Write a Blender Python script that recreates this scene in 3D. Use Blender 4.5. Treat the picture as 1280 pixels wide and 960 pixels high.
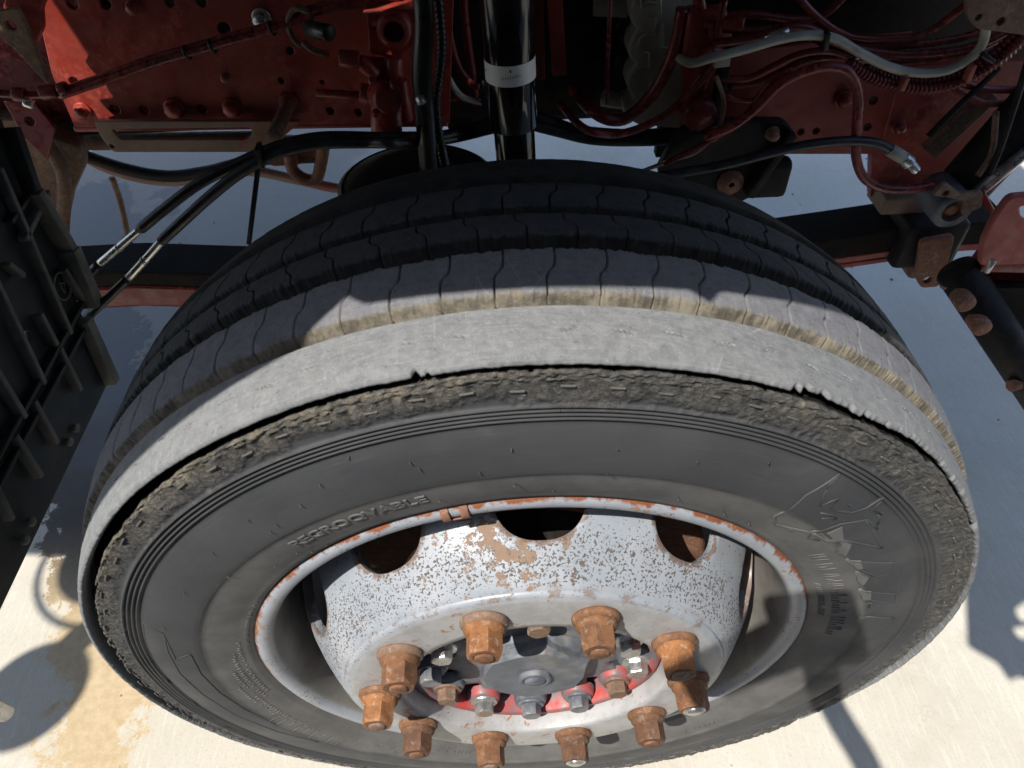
import bpy, bmesh, math, random
import numpy as np
from mathutils import Vector, Matrix
random.seed(7); rng = np.random.default_rng(7)
PI = math.pi
S = bpy.context.scene
for o in list(bpy.data.objects): bpy.data.objects.remove(o)
C = S.collection
GZ = -0.46                                  # the ground; the wheel hub is the origin, outboard is -Y

# ------------------------------------------------------------------ camera
CP = Vector((-.0209, -.4592, .7864)); RX, RY, RZ = .7605, .0229, -.0461; FPX = 901.5
RM = (Matrix.Rotation(RZ, 3, 'Z') @ Matrix.Rotation(RY, 3, 'Y') @ Matrix.Rotation(RX, 3, 'X'))
cam = bpy.data.objects.new('camera', bpy.data.cameras.new('camera')); C.objects.link(cam)
cam.matrix_world = Matrix.Translation(CP) @ RM.to_4x4()
cam.data.sensor_fit = 'HORIZONTAL'; cam.data.sensor_width = 36; cam.data.lens = FPX/1280*36
cam.data.clip_start = .02; cam.data.clip_end = 500
cam.data.dof.use_dof = True; cam.data.dof.focus_distance = .82; cam.data.dof.aperture_fstop = 13.0
S.camera = cam
# ------------------------------------------------------------------ light
SD = Vector((.37, .40, -.84)).normalized()  # the way sunlight travels
sun = bpy.data.objects.new('sun', bpy.data.lights.new('sun', 'SUN')); C.objects.link(sun)
sun.data.energy = 4.0; sun.data.angle = math.radians(.5); sun.data.color = (1, .955, .88)
sun.rotation_euler = SD.to_track_quat('-Z', 'Y').to_euler()
W = bpy.data.worlds.new('World'); S.world = W; W.use_nodes = True
nt = W.node_tree; sky = nt.nodes.new('ShaderNodeTexSky'); sky.sky_type = 'NISHITA'; sky.sun_disc = False
sky.sun_elevation = math.asin(-SD.z); sky.sun_rotation = math.atan2(-SD.x, -SD.y)
nt.links.new(sky.outputs[0], nt.nodes['Background'].inputs[0]); nt.nodes['Background'].inputs[1].default_value = .15
S.view_settings.view_transform = 'Standard'; S.view_settings.look = 'None'; S.view_settings.gamma = 1
S.view_settings.use_curve_mapping = False; S.view_settings.exposure = .62
S.render.engine = 'CYCLES'; S.cycles.max_bounces = 5; S.cycles.diffuse_bounces = 2

# ------------------------------------------------------------------ placing
def ray(px, py): return RM @ Vector(((px-640)/FPX, -(py-480)/FPX, -1))
def U(px, py, Y=.5):
    d = ray(px, py); return CP + d*((Y-CP.y)/d.y)
def G(px, py, Z=GZ):
    d = ray(px, py); return CP + d*((Z-CP.z)/d.z)
def XP(px, py, X0):
    d = ray(px, py); return CP + d*((X0-CP.x)/d.x)
def B(P, z=.95): return P + SD*((z-P.z)/SD.z)   # back towards the sun to height z

# ------------------------------------------------------------------ object helpers
def wloc(o):
    v = Vector((0, 0, 0))
    while o is not None: v += o.location; o = o.parent
    return v
def thing(name, label, cat, loc=(0, 0, 0), group=None):
    o = bpy.data.objects.new(name, None); C.objects.link(o); o.location = loc
    o['label'] = label; o['category'] = cat; o.empty_display_size = .05
    if group: o['group'] = group
    return o
def tag(o, label, cat, group=None):
    o['label'] = label; o['category'] = cat
    if group: o['group'] = group
    return o
def obj(name, me, mat, parent=None, smooth=True, local=False):
    o = bpy.data.objects.new(name, me); C.objects.link(o)
    me.name = name
    if mat is not None and len(me.materials) == 0: me.materials.append(mat)
    if parent is not None:
        o.parent = parent
        if not local:
            w = wloc(parent)
            if w.length > 0: me.transform(Matrix.Translation(-w))
    if smooth is not None: me.polygons.foreach_set('use_smooth', [bool(smooth)]*len(me.polygons))
    return o
def mk(v, f):
    me = bpy.data.meshes.new('m'); me.from_pydata([tuple(p) for p in v], [], f); me.update(); return me
def base_of(me):
    v = np.empty(len(me.vertices)*3, np.float32); me.vertices.foreach_get('co', v); v = v.reshape(-1, 3)
    return Vector((float(v[:, 0].mean()), float(v[:, 1].mean()), float(v[:, 2].min())))
def grid(V, closed=True, cap=False):
    """V: (n, m, 3) array, n around (closed), m along"""
    n, m, _ = V.shape
    i = np.arange(n if closed else n-1)[:, None]; j = np.arange(m-1)[None, :]
    a = i*m+j; b = ((i+1) % n)*m+j
    F = np.stack([a, a+1, b+1, b], -1).reshape(-1, 4)
    me = bpy.data.meshes.new('g'); v = V.reshape(-1, 3)
    me.vertices.add(len(v)); me.vertices.foreach_set('co', v.astype(np.float32).ravel())
    me.loops.add(F.size); me.loops.foreach_set('vertex_index', F.ravel().astype(np.int32))
    me.polygons.add(len(F)); me.polygons.foreach_set('loop_start', np.arange(len(F), dtype=np.int32)*4)
    me.polygons.foreach_set('loop_total', np.full(len(F), 4, np.int32)); me.update(calc_edges=True); me.validate(); me.polygons.foreach_set('use_smooth', [False]*len(me.polygons))
    return me
def lathe(prof, n=96, c=(0, 0, 0), axis='Y', arc=None):
    """prof: (r, h) points; turned about the axis through c"""
    p = np.array(prof, float)
    t = np.linspace(0, 2*PI, n, endpoint=False) if arc is None else np.linspace(arc[0], arc[1], n)
    r = p[None, :, 0]; h = np.broadcast_to(p[None, :, 1], (n, len(p)))
    a = r*np.cos(t)[:, None]; b = r*np.sin(t)[:, None]
    V = {'Y': (a, h, b), 'Z': (b, a, h), 'X': (h, b, a)}[axis]
    V = np.stack(V, -1)+np.array(c)
    return grid(V, closed=arc is None)
def orient(me, p, d):
    """mesh built round +Z from the origin -> starts at p along d"""
    q = Vector(d).to_track_quat('Z', 'Y').to_matrix().to_4x4(); me.transform(Matrix.Translation(p) @ q); return me
def cyl(p, q, r, n=24, bev=None, r2=None):
    p = Vector(p); q = Vector(q); L = (q-p).length; r2 = r2 or r; b = bev if bev is not None else min(r*.12, L*.2)
    return orient(lathe([(0.0001, 0), (r-b, 0), (r, b), (r2, L-b), (r2-b, L), (0.0001, L)], n, axis='Z'), p, q-p)
def hexa(p, d, af, h, dome=.0, n=6, rot=0):
    r = af/2/math.cos(PI/n); b = h*.12; V = []
    for i in range(n*2):
        t = PI/n*(i/1.0)+rot; edge = (i % 2 == 0)
        rr = r if edge else r*math.cos(PI/n)
        V.append([(rr*k*math.cos(t), rr*k*math.sin(t), z) for k, z in ((1, 0), (1, h-b*1.4 if edge else h-b*.5), (.9 if edge else .97, h), (.0005, h+dome))])
    return orient(grid(np.array(V)), Vector(p), Vector(d))
def spline(pts, step=.006):
    P = [Vector(p) for p in pts]; P = [P[0]*2-P[1]]+P+[P[-1]*2-P[-2]]; out = []
    for i in range(1, len(P)-2):
        a, b, c, d = P[i-1:i+3]; k = max(2, int((c-b).length/step))
        for s in range(k):
            t = s/k
            out.append(.5*((2*b)+(c-a)*t+(2*a-5*b+4*c-d)*t*t+(3*b-a-3*c+d)*t**3))
    out.append(P[-2]); return out
def tube(pts, r, n=10, step=.006, corr=0, smooth=True):
    P = spline(pts, .0015 if corr else step) if smooth else [Vector(p) for p in pts]
    T = [(P[min(i+1, len(P)-1)]-P[max(i-1, 0)]).normalized() for i in range(len(P))]
    u = T[0].orthogonal().normalized(); V = []
    for i, (p, t) in enumerate(zip(P, T)):
        u = (u-t*u.dot(t)).normalized(); w = t.cross(u)
        rr = r*(1+corr*(1 if (i//2) % 2 else -1)) if corr else r
        if callable(r): rr = r(i/(len(P)-1))
        V.append([p+(u*math.cos(a)+w*math.sin(a))*rr for a in np.linspace(0, 2*PI, n, endpoint=False)])
    V = [[P[0]]*n]+V+[[P[-1]]*n]
    A = np.array([[tuple(q) for q in row] for row in V]).transpose(1, 0, 2)
    me = grid(A)
    return me
def box(c, s, rot=None, bev=.002, seg=2):
    bm = bmesh.new(); bmesh.ops.create_cube(bm, size=1)
    for v in bm.verts: v.co = Vector((v.co.x*s[0], v.co.y*s[1], v.co.z*s[2]))
    if bev: bmesh.ops.bevel(bm, geom=bm.edges[:], offset=bev, segments=seg, affect='EDGES', profile=.6)
    me = bpy.data.meshes.new('b'); bm.to_mesh(me); bm.free()
    if rot is not None: me.transform(rot.to_4x4() if hasattr(rot, 'to_4x4') else rot)
    me.transform(Matrix.Translation(Vector(c))); return me
def bar(p, q, w, h, up=(0, 0, 1), bev=.002):
    p = Vector(p); q = Vector(q); z = (q-p); L = z.length; z.normalize(); x = Vector(up).cross(z).normalized(); y = z.cross(x)
    return box((p+q)/2, (w, h, L), Matrix((x, y, z)).transposed(), bev)
def join(ms):
    bm = bmesh.new()
    for m in ms: bm.from_mesh(m); bpy.data.meshes.remove(m)
    me = bpy.data.meshes.new('j'); bm.to_mesh(me); bm.free(); return me
def disc(cx, cz, r, n=24): return [(cx+r*math.cos(a), cz+r*math.sin(a)) for a in np.linspace(0, 2*PI, n, endpoint=False)]
def plate(outer, holes=(), th=.008, Y=.5, bev=.0012, plane='Y'):
    """flat plate with real holes. plane 'Y': 2D = (x, z), at depth Y; 'X': 2D = (y, z) at x = Y; 'Z': 2D = (x, y) at z = Y"""
    cu = bpy.data.curves.new('c', 'CURVE'); cu.dimensions = '2D'; cu.fill_mode = 'BOTH'; cu.extrude = max(th/2-bev, 1e-4)
    cu.bevel_depth = bev; cu.bevel_resolution = 1; cu.offset = -bev
    for loop in [outer]+list(holes):
        sp = cu.splines.new('POLY'); sp.points.add(len(loop)-1); sp.use_cyclic_u = True
        for i, p in enumerate(loop): sp.points[i].co = (p[0], p[1], 0, 1)
    o = bpy.data.objects.new('tmp', cu); C.objects.link(o); me = bpy.data.meshes.new_from_object(o)
    bpy.data.objects.remove(o)
    M = {'Y': Matrix(((1, 0, 0, 0), (0, 0, -1, Y), (0, 1, 0, 0), (0, 0, 0, 1))),
         'X': Matrix(((0, 0, 1, Y), (1, 0, 0, 0), (0, 1, 0, 0), (0, 0, 0, 1))),
         'Z': Matrix(((1, 0, 0, 0), (0, 1, 0, 0), (0, 0, 1, Y), (0, 0, 0, 1)))}[plane]
    me.transform(M); return me
def PX(pts, Y): return [(q.x, q.z) for q in (U(a, b, Y) for a, b in pts)]
def PXh(c, Y):
    a = U(c[0], c[1], Y); b = U(c[0]+c[2], c[1], Y); return disc(a.x, a.z, (b-a).length)
def rounded(pts, r=.006, k=5):
    out = []; n = len(pts)
    for i in range(n):
        a, b, c = Vector(pts[i-1]), Vector(pts[i]), Vector(pts[(i+1) % n])
        u = (a-b); w = (c-b); rr = min(r, u.length*.45, w.length*.45); u.normalize(); w.normalize()
        p, q = b+u*rr, b+w*rr
        for j in range(k+1):
            t = j/k; v = p*(1-t)**2+b*2*t*(1-t)+q*t*t; out.append((v.x, v.y))
    return out

# periodic value noise for geometry (u in turns, v any)
def vn(u, v, fu, fv, seed):
    r = np.random.default_rng(seed).random((fu, 257)); x = u*fu; y = v*fv+50
    i = np.floor(x).astype(int); j = np.floor(y).astype(int); a = x-i; b = y-j
    a = a*a*(3-2*a); b = b*b*(3-2*b); i0 = i % fu; i1 = (i+1) % fu; j0 = j % 257; j1 = (j+1) % 257
    return (r[i0, j0]*(1-a)+r[i1, j0]*a)*(1-b)+(r[i0, j1]*(1-a)+r[i1, j1]*a)*b-.5
def ramp(x, pts):
    xs, ys = zip(*pts); return np.interp(x, xs, ys)

# ------------------------------------------------------------------ materials
class Nd:
    def __init__(s, name, rough=.6, metal=0, spec=.5):
        s.m = bpy.data.materials.new(name); s.m.use_nodes = True; s.t = s.m.node_tree; s.b = s.t.nodes['Principled BSDF']
        s.b.inputs['Roughness'].default_value = rough; s.b.inputs['Metallic'].default_value = metal
        s.b.inputs['Specular IOR Level'].default_value = spec
        s.tc = s.t.nodes.new('ShaderNodeTexCoord').outputs['Object']
    def n(s, typ, ins=(), **kw):
        n = s.t.nodes.new(typ)
        for k, v in kw.items(): setattr(n, k, v)
        for k, v in (ins.items() if isinstance(ins, dict) else enumerate(ins)):
            if v is None: continue
            if isinstance(v, bpy.types.NodeSocket): s.t.links.new(v, n.inputs[k])
            else: n.inputs[k].default_value = v
        return n
    def noise(s, sc, det=4, ro=.6, vec=None, dist=0):
        return s.n('ShaderNodeTexNoise', {'Vector': vec or s.tc, 'Scale': sc, 'Detail': det, 'Roughness': ro, 'Distortion': dist}).outputs[0]
    def vor(s, sc, vec=None, feat='F1', rnd=1):
        return s.n('ShaderNodeTexVoronoi', {'Vector': vec or s.tc, 'Scale': sc, 'Randomness': rnd}, feature=feat).outputs[0]
    def step(s, f, a, b, lo=0., hi=1.):
        return s.n('ShaderNodeMapRange', {'Value': f, 'From Min': a, 'From Max': b, 'To Min': lo, 'To Max': hi}, interpolation_type='SMOOTHSTEP').outputs[0]
    def mix(s, f, a, b):
        n = s.t.nodes.new('ShaderNodeMix'); n.data_type = 'RGBA'
        for k, v in ((0, f), (6, a), (7, b)):
            if isinstance(v, bpy.types.NodeSocket): s.t.links.new(v, n.inputs[k])
            elif k == 0: n.inputs[0].default_value = v
            else: n.inputs[k].default_value = (*v, 1) if len(v) == 3 else v
        return n.outputs[2]
    def math(s, op, a, b=0., c=None):
        return s.n('ShaderNodeMath', {0: a, 1: b, 2: c}, operation=op).outputs[0]
    def mul(s, *a):
        r = a[0]
        for x in a[1:]: r = s.math('MULTIPLY', r, x)
        return r
    def xyz(s, vec=None):
        o = s.n('ShaderNodeSeparateXYZ', [vec or s.tc]).outputs; return o[0], o[1], o[2]
    def rad(s):
        x, y, z = s.xyz(); return s.math('SQRT', s.math('ADD', s.mul(x, x), s.mul(z, z)))
    def polar(s, a, b, c=1.):
        x, y, z = s.xyz(); t = s.math('ARCTAN2', z, x)
        return s.n('ShaderNodeCombineXYZ', [s.mul(t, a), s.mul(y, b), s.mul(s.rad(), c)]).outputs[0]
    def scaled(s, v):
        return s.n('ShaderNodeMapping', {'Vector': s.tc, 'Scale': v}).outputs[0]
    def bump(s, h, st=.5, d=.002):
        nm = s.b.inputs['Normal'].links[0].from_socket if s.b.inputs['Normal'].links else None
        o = s.n('ShaderNodeBump', {'Height': h, 'Strength': st, 'Distance': d, 'Normal': nm}).outputs[0]
        s.t.links.new(o, s.b.inputs['Normal']); return s
    def col(s, c):
        if isinstance(c, bpy.types.NodeSocket): s.t.links.new(c, s.b.inputs['Base Color'])
        else: s.b.inputs['Base Color'].default_value = (*c, 1)
        return s
    def rough(s, c): s.t.links.new(c, s.b.inputs['Roughness']); return s

def simple(name, a, b, sc=60, rough=.5, metal=0, bumpd=.0006, dust=None, spec=.5):
    N = Nd(name, rough, metal, spec); f = N.noise(sc, 5, .65); c = N.mix(N.step(f, .35, .65), a, b)
    if dust: c = N.mix(N.step(N.noise(sc*.35, 6, .7), .48, .66, 0, dust[3]), c, dust[:3])
    N.col(c); N.rough(N.step(f, .3, .7, max(rough-.12, .05), rough+.15)); N.bump(N.noise(sc*4, 4), .35, bumpd); return N.m
# rubber: sidewall
def m_sidewall():
    N = Nd('sidewall_rubber', .62, spec=.35); r = N.rad(); x, y, z = N.xyz()
    c = N.mix(N.step(N.noise(9, 5, .6), .3, .7), (.048, .050, .054), (.066, .068, .072))
    c = N.mix(N.step(N.noise(3.5, 6, .75, dist=1.2), .52, .72, 0, .5), c, (.125, .12, .112))
    # scuffed, brown-dusted band below the ribbed belt ring
    edge = N.math('ADD', r, N.step(N.noise(30, 2), 0, 1, -.002, .002))
    low = N.step(edge, .3505, .3445)
    c = N.mix(N.mul(low, .8), c, N.mix(N.step(N.noise(22, 5, .7), .35, .65), (.16, .156, .15), (.115, .113, .11)))
    hi = N.step(N.math('ADD', r, N.step(N.noise(16, 4, .7), .25, .75, -.009, .009)), .417, .431)
    wr = N.noise(170, 5, .75, dist=.6)
    c = N.mix(N.mul(hi, .85), c, N.mix(N.step(wr, .4, .62), (.085, .082, .077), (.17, .163, .15)))
    dustm = N.mul(N.step(r, .424, .446), N.step(x, .05, -.12), N.step(z, -.05, .2), N.step(N.noise(60, 5, .75), .42, .6))
    dust2 = N.mul(N.step(r, .424, .446), N.step(N.noise(26, 5, .75), .54, .68), .4)
    c = N.mix(N.math('MAXIMUM', N.mul(dustm, .8), dust2), c, (.27, .235, .175))
    c = N.mix(N.mul(N.step(y, -.1262, -.1235), N.step(r, .425, .428)), c, (.006, .006, .006))
    # fine pale scratches
    sc = N.mul(N.step(N.vor(14, N.scaled((1, 1, 7)), 'DISTANCE_TO_EDGE'), .006, .0), N.step(N.noise(7), .55, .65), .25)
    c = N.mix(sc, c, (.2, .2, .2))
    sf = N.noise(1, 6, .75, N.polar(6, 0, 420)); c = N.mix(N.step(sf, .54, .74, 0, .4), c, (.13, .128, .122)); c = N.mix(N.step(sf, .44, .28, 0, .5), c, (.03, .031, .033))
    N.col(c); N.rough(N.step(N.noise(14, 4), .3, .7, .5, .72))
    N.bump(N.mul(wr, hi), 1.0, .006); N.bump(N.noise(420, 3), .25, .0004); N.bump(N.noise(35, 3), .3, .0008)
    return N.m
def m_tread(name, a, b, wall, rcut, dark=False):
    N = Nd(name, .85, spec=.3); r = N.rad(); x, y, z = N.xyz()
    c = N.mix(N.step(N.noise(95, 7, .8), .32, .68), a, b)
    c = N.mix(N.step(N.noise(330, 4, .7), .55, .75, 0, .55), c, tuple(min(1, q*1.5) for q in b))
    c = N.mix(N.step(N.noise(180, 3, .6), .62, .72, 0, .5), c, tuple(q*.45 for q in a))
    c = N.mix(N.mul(N.step(N.vor(26, N.scaled((1, .35, 1)), 'DISTANCE_TO_EDGE'), .012, 0), N.step(N.noise(11), .5, .62), .5), c, tuple(min(1, q*1.6) for q in b))
    sf = N.noise(1, 6, .75, N.polar(9, 900, 0)); c = N.mix(N.step(sf, .52, .72, 0, .45), c, tuple(q*.55 for q in a)); c = N.mix(N.step(sf, .46, .30, 0, .4), c, tuple(min(1, q*1.35) for q in b))
    s2 = N.noise(1, 5, .8, N.polar(150, 45, 0)); c = N.mix(N.mul(N.step(s2, .56, .70), N.step(N.noise(13, 3), .42, .6), .5), c, tuple(q*.5 for q in a))
    if wall:
        w = N.step(N.math('ADD', r, N.step(N.noise(90, 3), 0, 1, -.0015, .0015)), rcut+.0012, rcut-.0012)
        c = N.mix(w, c, N.mix(N.step(N.noise(45, 6, .75), .38, .62), wall, tuple(q*.42 for q in wall)))
    N.col(c); N.bump(N.noise(260, 5, .7), .5, .0012); N.bump(N.noise(60, 4, .6), .35, .002); return N.m
def m_wheelpaint(name='worn_white_wheel_paint', rim=False):
    N = Nd(name, .42, spec=.5); r = N.rad(); x, y, z = N.xyz()
    c = N.mix(N.step(N.noise(16, 5, .6), .3, .7), (.28, .31, .35), (.37, .39, .425))
    c = N.mix(N.step(N.noise(7, 5, .7), .5, .75, 0, .5), c, (.34, .35, .36))
    if rim:
        fl = N.mul(N.step(N.noise(300, 3, .6), .6, .63), N.step(N.noise(20, 3), .46, .58))
        c = N.mix(fl, c, (.20, .13, .08))
        ru = N.step(N.math('ADD', r, N.step(N.noise(60, 4, .7), .2, .8, -.004, .004)), .2930, .2968)
        c = N.mix(ru, c, N.mix(N.noise(140, 3), (.33, .11, .045), (.14, .05, .025)))
        ru2 = N.mul(N.step(N.noise(42, 5, .7), .62, .66), N.step(r, .262, .28))
        c = N.mix(N.mul(ru2, .85), c, (.34, .2, .12))
        bar_ = N.step(r, .2800, .2780)     # the barrel inside the lip is dirty
        c = N.mix(N.mul(bar_, .92), c, N.mix(N.step(N.noise(12, 5), .35, .65), (.15, .138, .12), (.28, .26, .23)))
        ring = fl
    else:
        ring = N.mul(N.step(r, .2, .211), N.step(r, .246, .226))
        dens = N.math('MAXIMUM', N.mul(ring, N.step(N.noise(9, 3), .3, .5, .75, 1)), N.step(N.noise(13, 2), .6, .7, 0, .6))
        f = N.math('ADD', N.noise(400, 2, .5, dist=.3), N.mul(dens, .115))
        fl = N.step(f, .685, .70)
        c = N.mix(fl, c, N.mix(N.noise(90), (.075, .074, .074), (.14, .115, .095)))
        # rust burst at the top
        dx = N.math('ADD', x, .022); dz = N.math('ADD', z, -.222)
        dd = N.math('SQRT', N.math('ADD', N.mul(dx, dx, .45), N.mul(dz, dz, 3)))
        bl = N.math('ADD', N.noise(48, 6, .75), N.mul(N.step(dd, .065, .0), .16))
        ru = N.step(bl, .63, .66)
        c = N.mix(ru, c, N.mix(N.noise(160, 3), (.20, .13, .09), (.29, .20, .145)))
        # rusty, dirty line round the mounting flange
        e = N.mul(N.step(r, .193, .199), N.step(r, .207, .201)); c = N.mix(N.mul(e, N.step(N.noise(60, 6, .75), .5, .6), .8), c, (.20, .14, .10))
        flat = N.step(r, .198, .192); c = N.mix(N.mul(flat, .75), c, N.mix(N.step(N.noise(35, 6, .7), .35, .62), (.34, .33, .31), (.45, .44, .43)))
        c = N.mix(N.mul(flat, N.step(N.noise(60, 5, .7), .6, .66)), c, (.33, .17, .09))
        ch = N.step(N.math('ADD', N.noise(130, 4, .7), N.mul(dens, .10)), .70, .72); c = N.mix(ch, c, N.mix(N.noise(200), (.075, .07, .065), (.19, .14, .105)))
        aa = N.math('ADD', N.math('FRACT', N.math('ADD', N.mul(N.math('SUBTRACT', N.math('ARCTAN2', z, x), math.radians(88)), 10/(2*PI)), 10.5)), -.5)
        da = N.mul(aa, 36/9.9); dr = N.mul(N.math('ADD', r, -.2465), 1/.0185); dh = N.math('SQRT', N.math('ADD', N.mul(da, da), N.mul(dr, dr)))
        hr_ = N.step(N.math('ADD', dh, N.step(N.noise(80, 5, .75), .2, .8, -.13, .13)), 1.10, 1.04); c = N.mix(N.mul(hr_, .8), c, (.15, .09, .06))
        ring = N.math('MAXIMUM', fl, ru)
    N.col(c); N.rough(N.step(ring, 0, 1, .38, .85)); N.bump(N.mul(ring, -1), .5, .0008); N.bump(N.noise(120, 4), .15, .0006); return N.m
def m_rust(name='orange_rust', a=(.25, .115, .052), b=(.14, .066, .034), pale=(.36, .26, .18)):
    N = Nd(name, .72, spec=.4); oi = N.n('ShaderNodeObjectInfo').outputs['Random']
    v = N.n('ShaderNodeVectorMath', {0: N.tc, 1: N.n('ShaderNodeCombineXYZ', [N.mul(oi, 37), oi, N.mul(oi, 11)]).outputs[0]}, operation='ADD').outputs[0]
    c = N.mix(N.step(N.noise(90, 6, .75, v), .36, .64), a, b)
    c = N.mix(N.step(N.noise(110, 5, .75, v, 1), .54, .66, 0, .6), c, pale)
    c = N.mix(N.step(N.noise(260, 4, .7, v), .6, .7, 0, .6), c, (.13, .06, .04))
    c = N.mix(N.mul(oi, .55), c, N.mix(.5, c, (.10, .055, .035)))
    N.col(c); N.rough(N.step(N.noise(55, 5, .7, v, 1), .5, .66, .8, .4)); N.bump(N.noise(300, 5, .75, v), .55, .0007); return N.m
def m_red(name, base=(.34, .044, .028), alt=(.21, .028, .02), dusty=.35, rough=.42):
    N = Nd(name, rough); c = N.mix(N.step(N.noise(14, 5, .65), .3, .7), base, alt)
    st = N.noise(26, 5, .6, N.n('ShaderNodeMapping', {'Vector': N.tc, 'Scale': (1, 1, .12), 'Rotation': (0, .45, 0)}).outputs[0])
    c = N.mix(N.step(st, .6, .68, 0, .55), c, tuple(q*.4 for q in base))
    c = N.mix(N.mul(N.step(N.noise(120, 5, .75), .47, .62), N.step(N.noise(11, 3), .4, .62), .8), c, (.46, .075, .05))
    c = N.mix(N.step(N.noise(20, 6, .7), .45, .75, 0, dusty), c, (.20, .09, .07))
    c = N.mix(N.step(N.noise(70, 6, .8), .67, .7, 0, .8), c, (.11, .05, .03))
    N.col(c); N.rough(N.step(N.noise(60, 4), .3, .7, rough-.14, rough+.2)); N.bump(N.noise(200, 4), .25, .0005); N.bump(N.noise(25, 3), .2, .0015); return N.m
def m_ground():
    N = Nd('worn_concrete', .85, spec=.3); x, y, z = N.xyz()
    c = N.mix(N.step(N.noise(2.2, 6, .6), .3, .7), (.50, .463, .385), (.565, .53, .455))
    c = N.mix(N.step(N.noise(16, 6, .7), .5, .78, 0, .4), c, (.45, .38, .27))
    c = N.mix(N.step(N.noise(260, 4, .7), .52, .7, 0, .38), c, (.36, .33, .27)); c = N.mix(N.mul(N.step(N.vor(150), .16, .10), N.step(N.noise(9, 4), .42, .62), .6), c, (.28, .25, .2)); c = N.mix(N.step(N.noise(5, 7, .75), .5, .68, 0, .35), c, (.42, .385, .32))
    c = N.mix(N.step(N.noise(240, 3, .6, N.scaled((1, .08, 1))), .52, .68, 0, .16), c, (.82, .78, .68))
    # faint form marks, darker pores and hairline cracks
    cr = N.mul(N.step(N.vor(1.1, N.n('ShaderNodeVectorMath', {0: N.tc, 1: N.n('ShaderNodeTexNoise', {'Vector': N.tc, 'Scale': 6., 'Detail': 4.}).outputs[1]}, operation='ADD').outputs[0], 'DISTANCE_TO_EDGE'), .004, 0), .22)
    c = N.mix(cr, c, (.3, .26, .2))
    c = N.mix(N.mul(N.step(N.vor(34, rnd=1), .09, .05), N.step(N.noise(12), .52, .6), .7), c, (.24, .21, .17))
    # a long wet ochre stain running from behind the wheel out to the front
    wob = N.noise(11, 7, .72)
    def seg(ax, ay, bx, by, w):
        px = N.math('SUBTRACT', x, ax); py = N.math('SUBTRACT', y, ay); L2 = (bx-ax)**2+(by-ay)**2
        t = N.math('DIVIDE', N.math('ADD', N.mul(px, bx-ax), N.mul(py, by-ay)), L2)
        t = N.n('ShaderNodeClamp', [t, 0., 1.]).outputs[0]
        qx = N.math('SUBTRACT', px, N.mul(t, bx-ax)); qy = N.math('SUBTRACT', py, N.mul(t, by-ay))
        return N.math('SUBTRACT', N.math('SQRT', N.math('ADD', N.mul(qx, qx), N.mul(qy, qy))), w)
    ds = [seg(*G(a, b)[:2], *G(c2, d)[:2], w) for a, b, c2, d, w in ((115, 975, 120, 880, .065), (130, 890, 150, 800, .075), (150, 800, 130, 560, .11), (110, 560, 90, 400, .16), (115, 290, 105, 255, .14))]
    d = ds[0]
    for q in ds[1:]: d = N.math('MINIMUM', d, q)
    wet = N.step(N.math('ADD', d, N.step(wob, .2, .8, -.06, .06)), .004, -.003)
    halo = N.step(N.math('ADD', d, N.step(wob, .2, .8, -.065, .065)), .03, .0, 0, .25)
    c = N.mix(halo, c, (.5, .4, .25))
    wc = N.mix(N.step(N.noise(70, 5, .7), .3, .7), (.45, .345, .205), (.54, .425, .27))
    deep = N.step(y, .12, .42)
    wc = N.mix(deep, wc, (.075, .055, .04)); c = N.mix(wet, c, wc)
    # old tyre smears and oily patches
    for (a, b, rx, k) in ((205, 255, .06, .5), (110, 250, .07, .7)):
        g = G(a, b); q = N.math('SQRT', N.math('ADD', N.mul(N.math('SUBTRACT', x, g.x), N.math('SUBTRACT', x, g.x)), N.mul(N.math('SUBTRACT', y, g.y), N.math('SUBTRACT', y, g.y), .6)))
        c = N.mix(N.step(N.math('ADD', q, N.step(wob, .2, .8, -.1, .1)), rx+.01, rx-.01, 0, k), c, (.09, .08, .075))
    # under the truck the slab is greyed, darkest at left: shade put into the colour
    under_shade = N.step(N.math('ADD', y, N.step(N.noise(3, 5), .2, .8, -.25, .25)), .3, .9)
    c = N.mix(N.mul(under_shade, .2), c, (.40, .41, .42)); c = N.mix(N.mul(under_shade, N.step(N.math('ADD', x, N.step(N.noise(4, 5), .2, .8, -.2, .2)), -.1, -.5), .62), c, (.13, .125, .12))
    N.col(c); N.rough(N.step(wet, 0, 1, .85, .38)); N.bump(N.noise(420, 4, .7), .4, .0012); N.bump(N.noise(30, 5), .3, .003); return N.m

SIDE = m_sidewall()
TREAD_PALE = m_tread('dusty_pale_tread', (.16, .165, .17), (.235, .24, .245), None, 0)
TREAD_MID = m_tread('grey_tread', (.135, .135, .147), (.19, .19, .203), (.22, .195, .15), .4702)
TREAD_DARK = m_tread('dark_tread', (.035, .037, .040), (.056, .058, .062), (.03, .028, .026), .4752)
WPAINT = m_wheelpaint(); RIMP = m_wheelpaint('chipped_rim_paint', True)
RUST = m_rust(); RUSTY_STEEL = m_rust('rusty_steel', (.28, .17, .11), (.17, .11, .08), (.4, .34, .28))
CLIP = m_rust('rusty_clip', (.36, .17, .10), (.25, .12, .08), (.5, .42, .36))
RED = m_red('red_chassis_paint'); REDC = m_red('red_cast_paint', (.32, .04, .03), (.22, .028, .022), .3, .35)
REDW = m_red('overspray_red_hose', (.22, .022, .022), (.12, .015, .016), .25, .32)
PINK = m_red('faded_red_paint', (.48, .14, .11), (.36, .09, .075), .5, .6)
REDHUB = simple('patchy_red_hub_paint', (.14, .14, .15), (.50, .05, .042), 38, .5, dust=(.30, .26, .23, .5))
BLACK = simple('black_rubber_hose', (.012, .012, .013), (.028, .028, .03), 60, .38)
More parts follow.
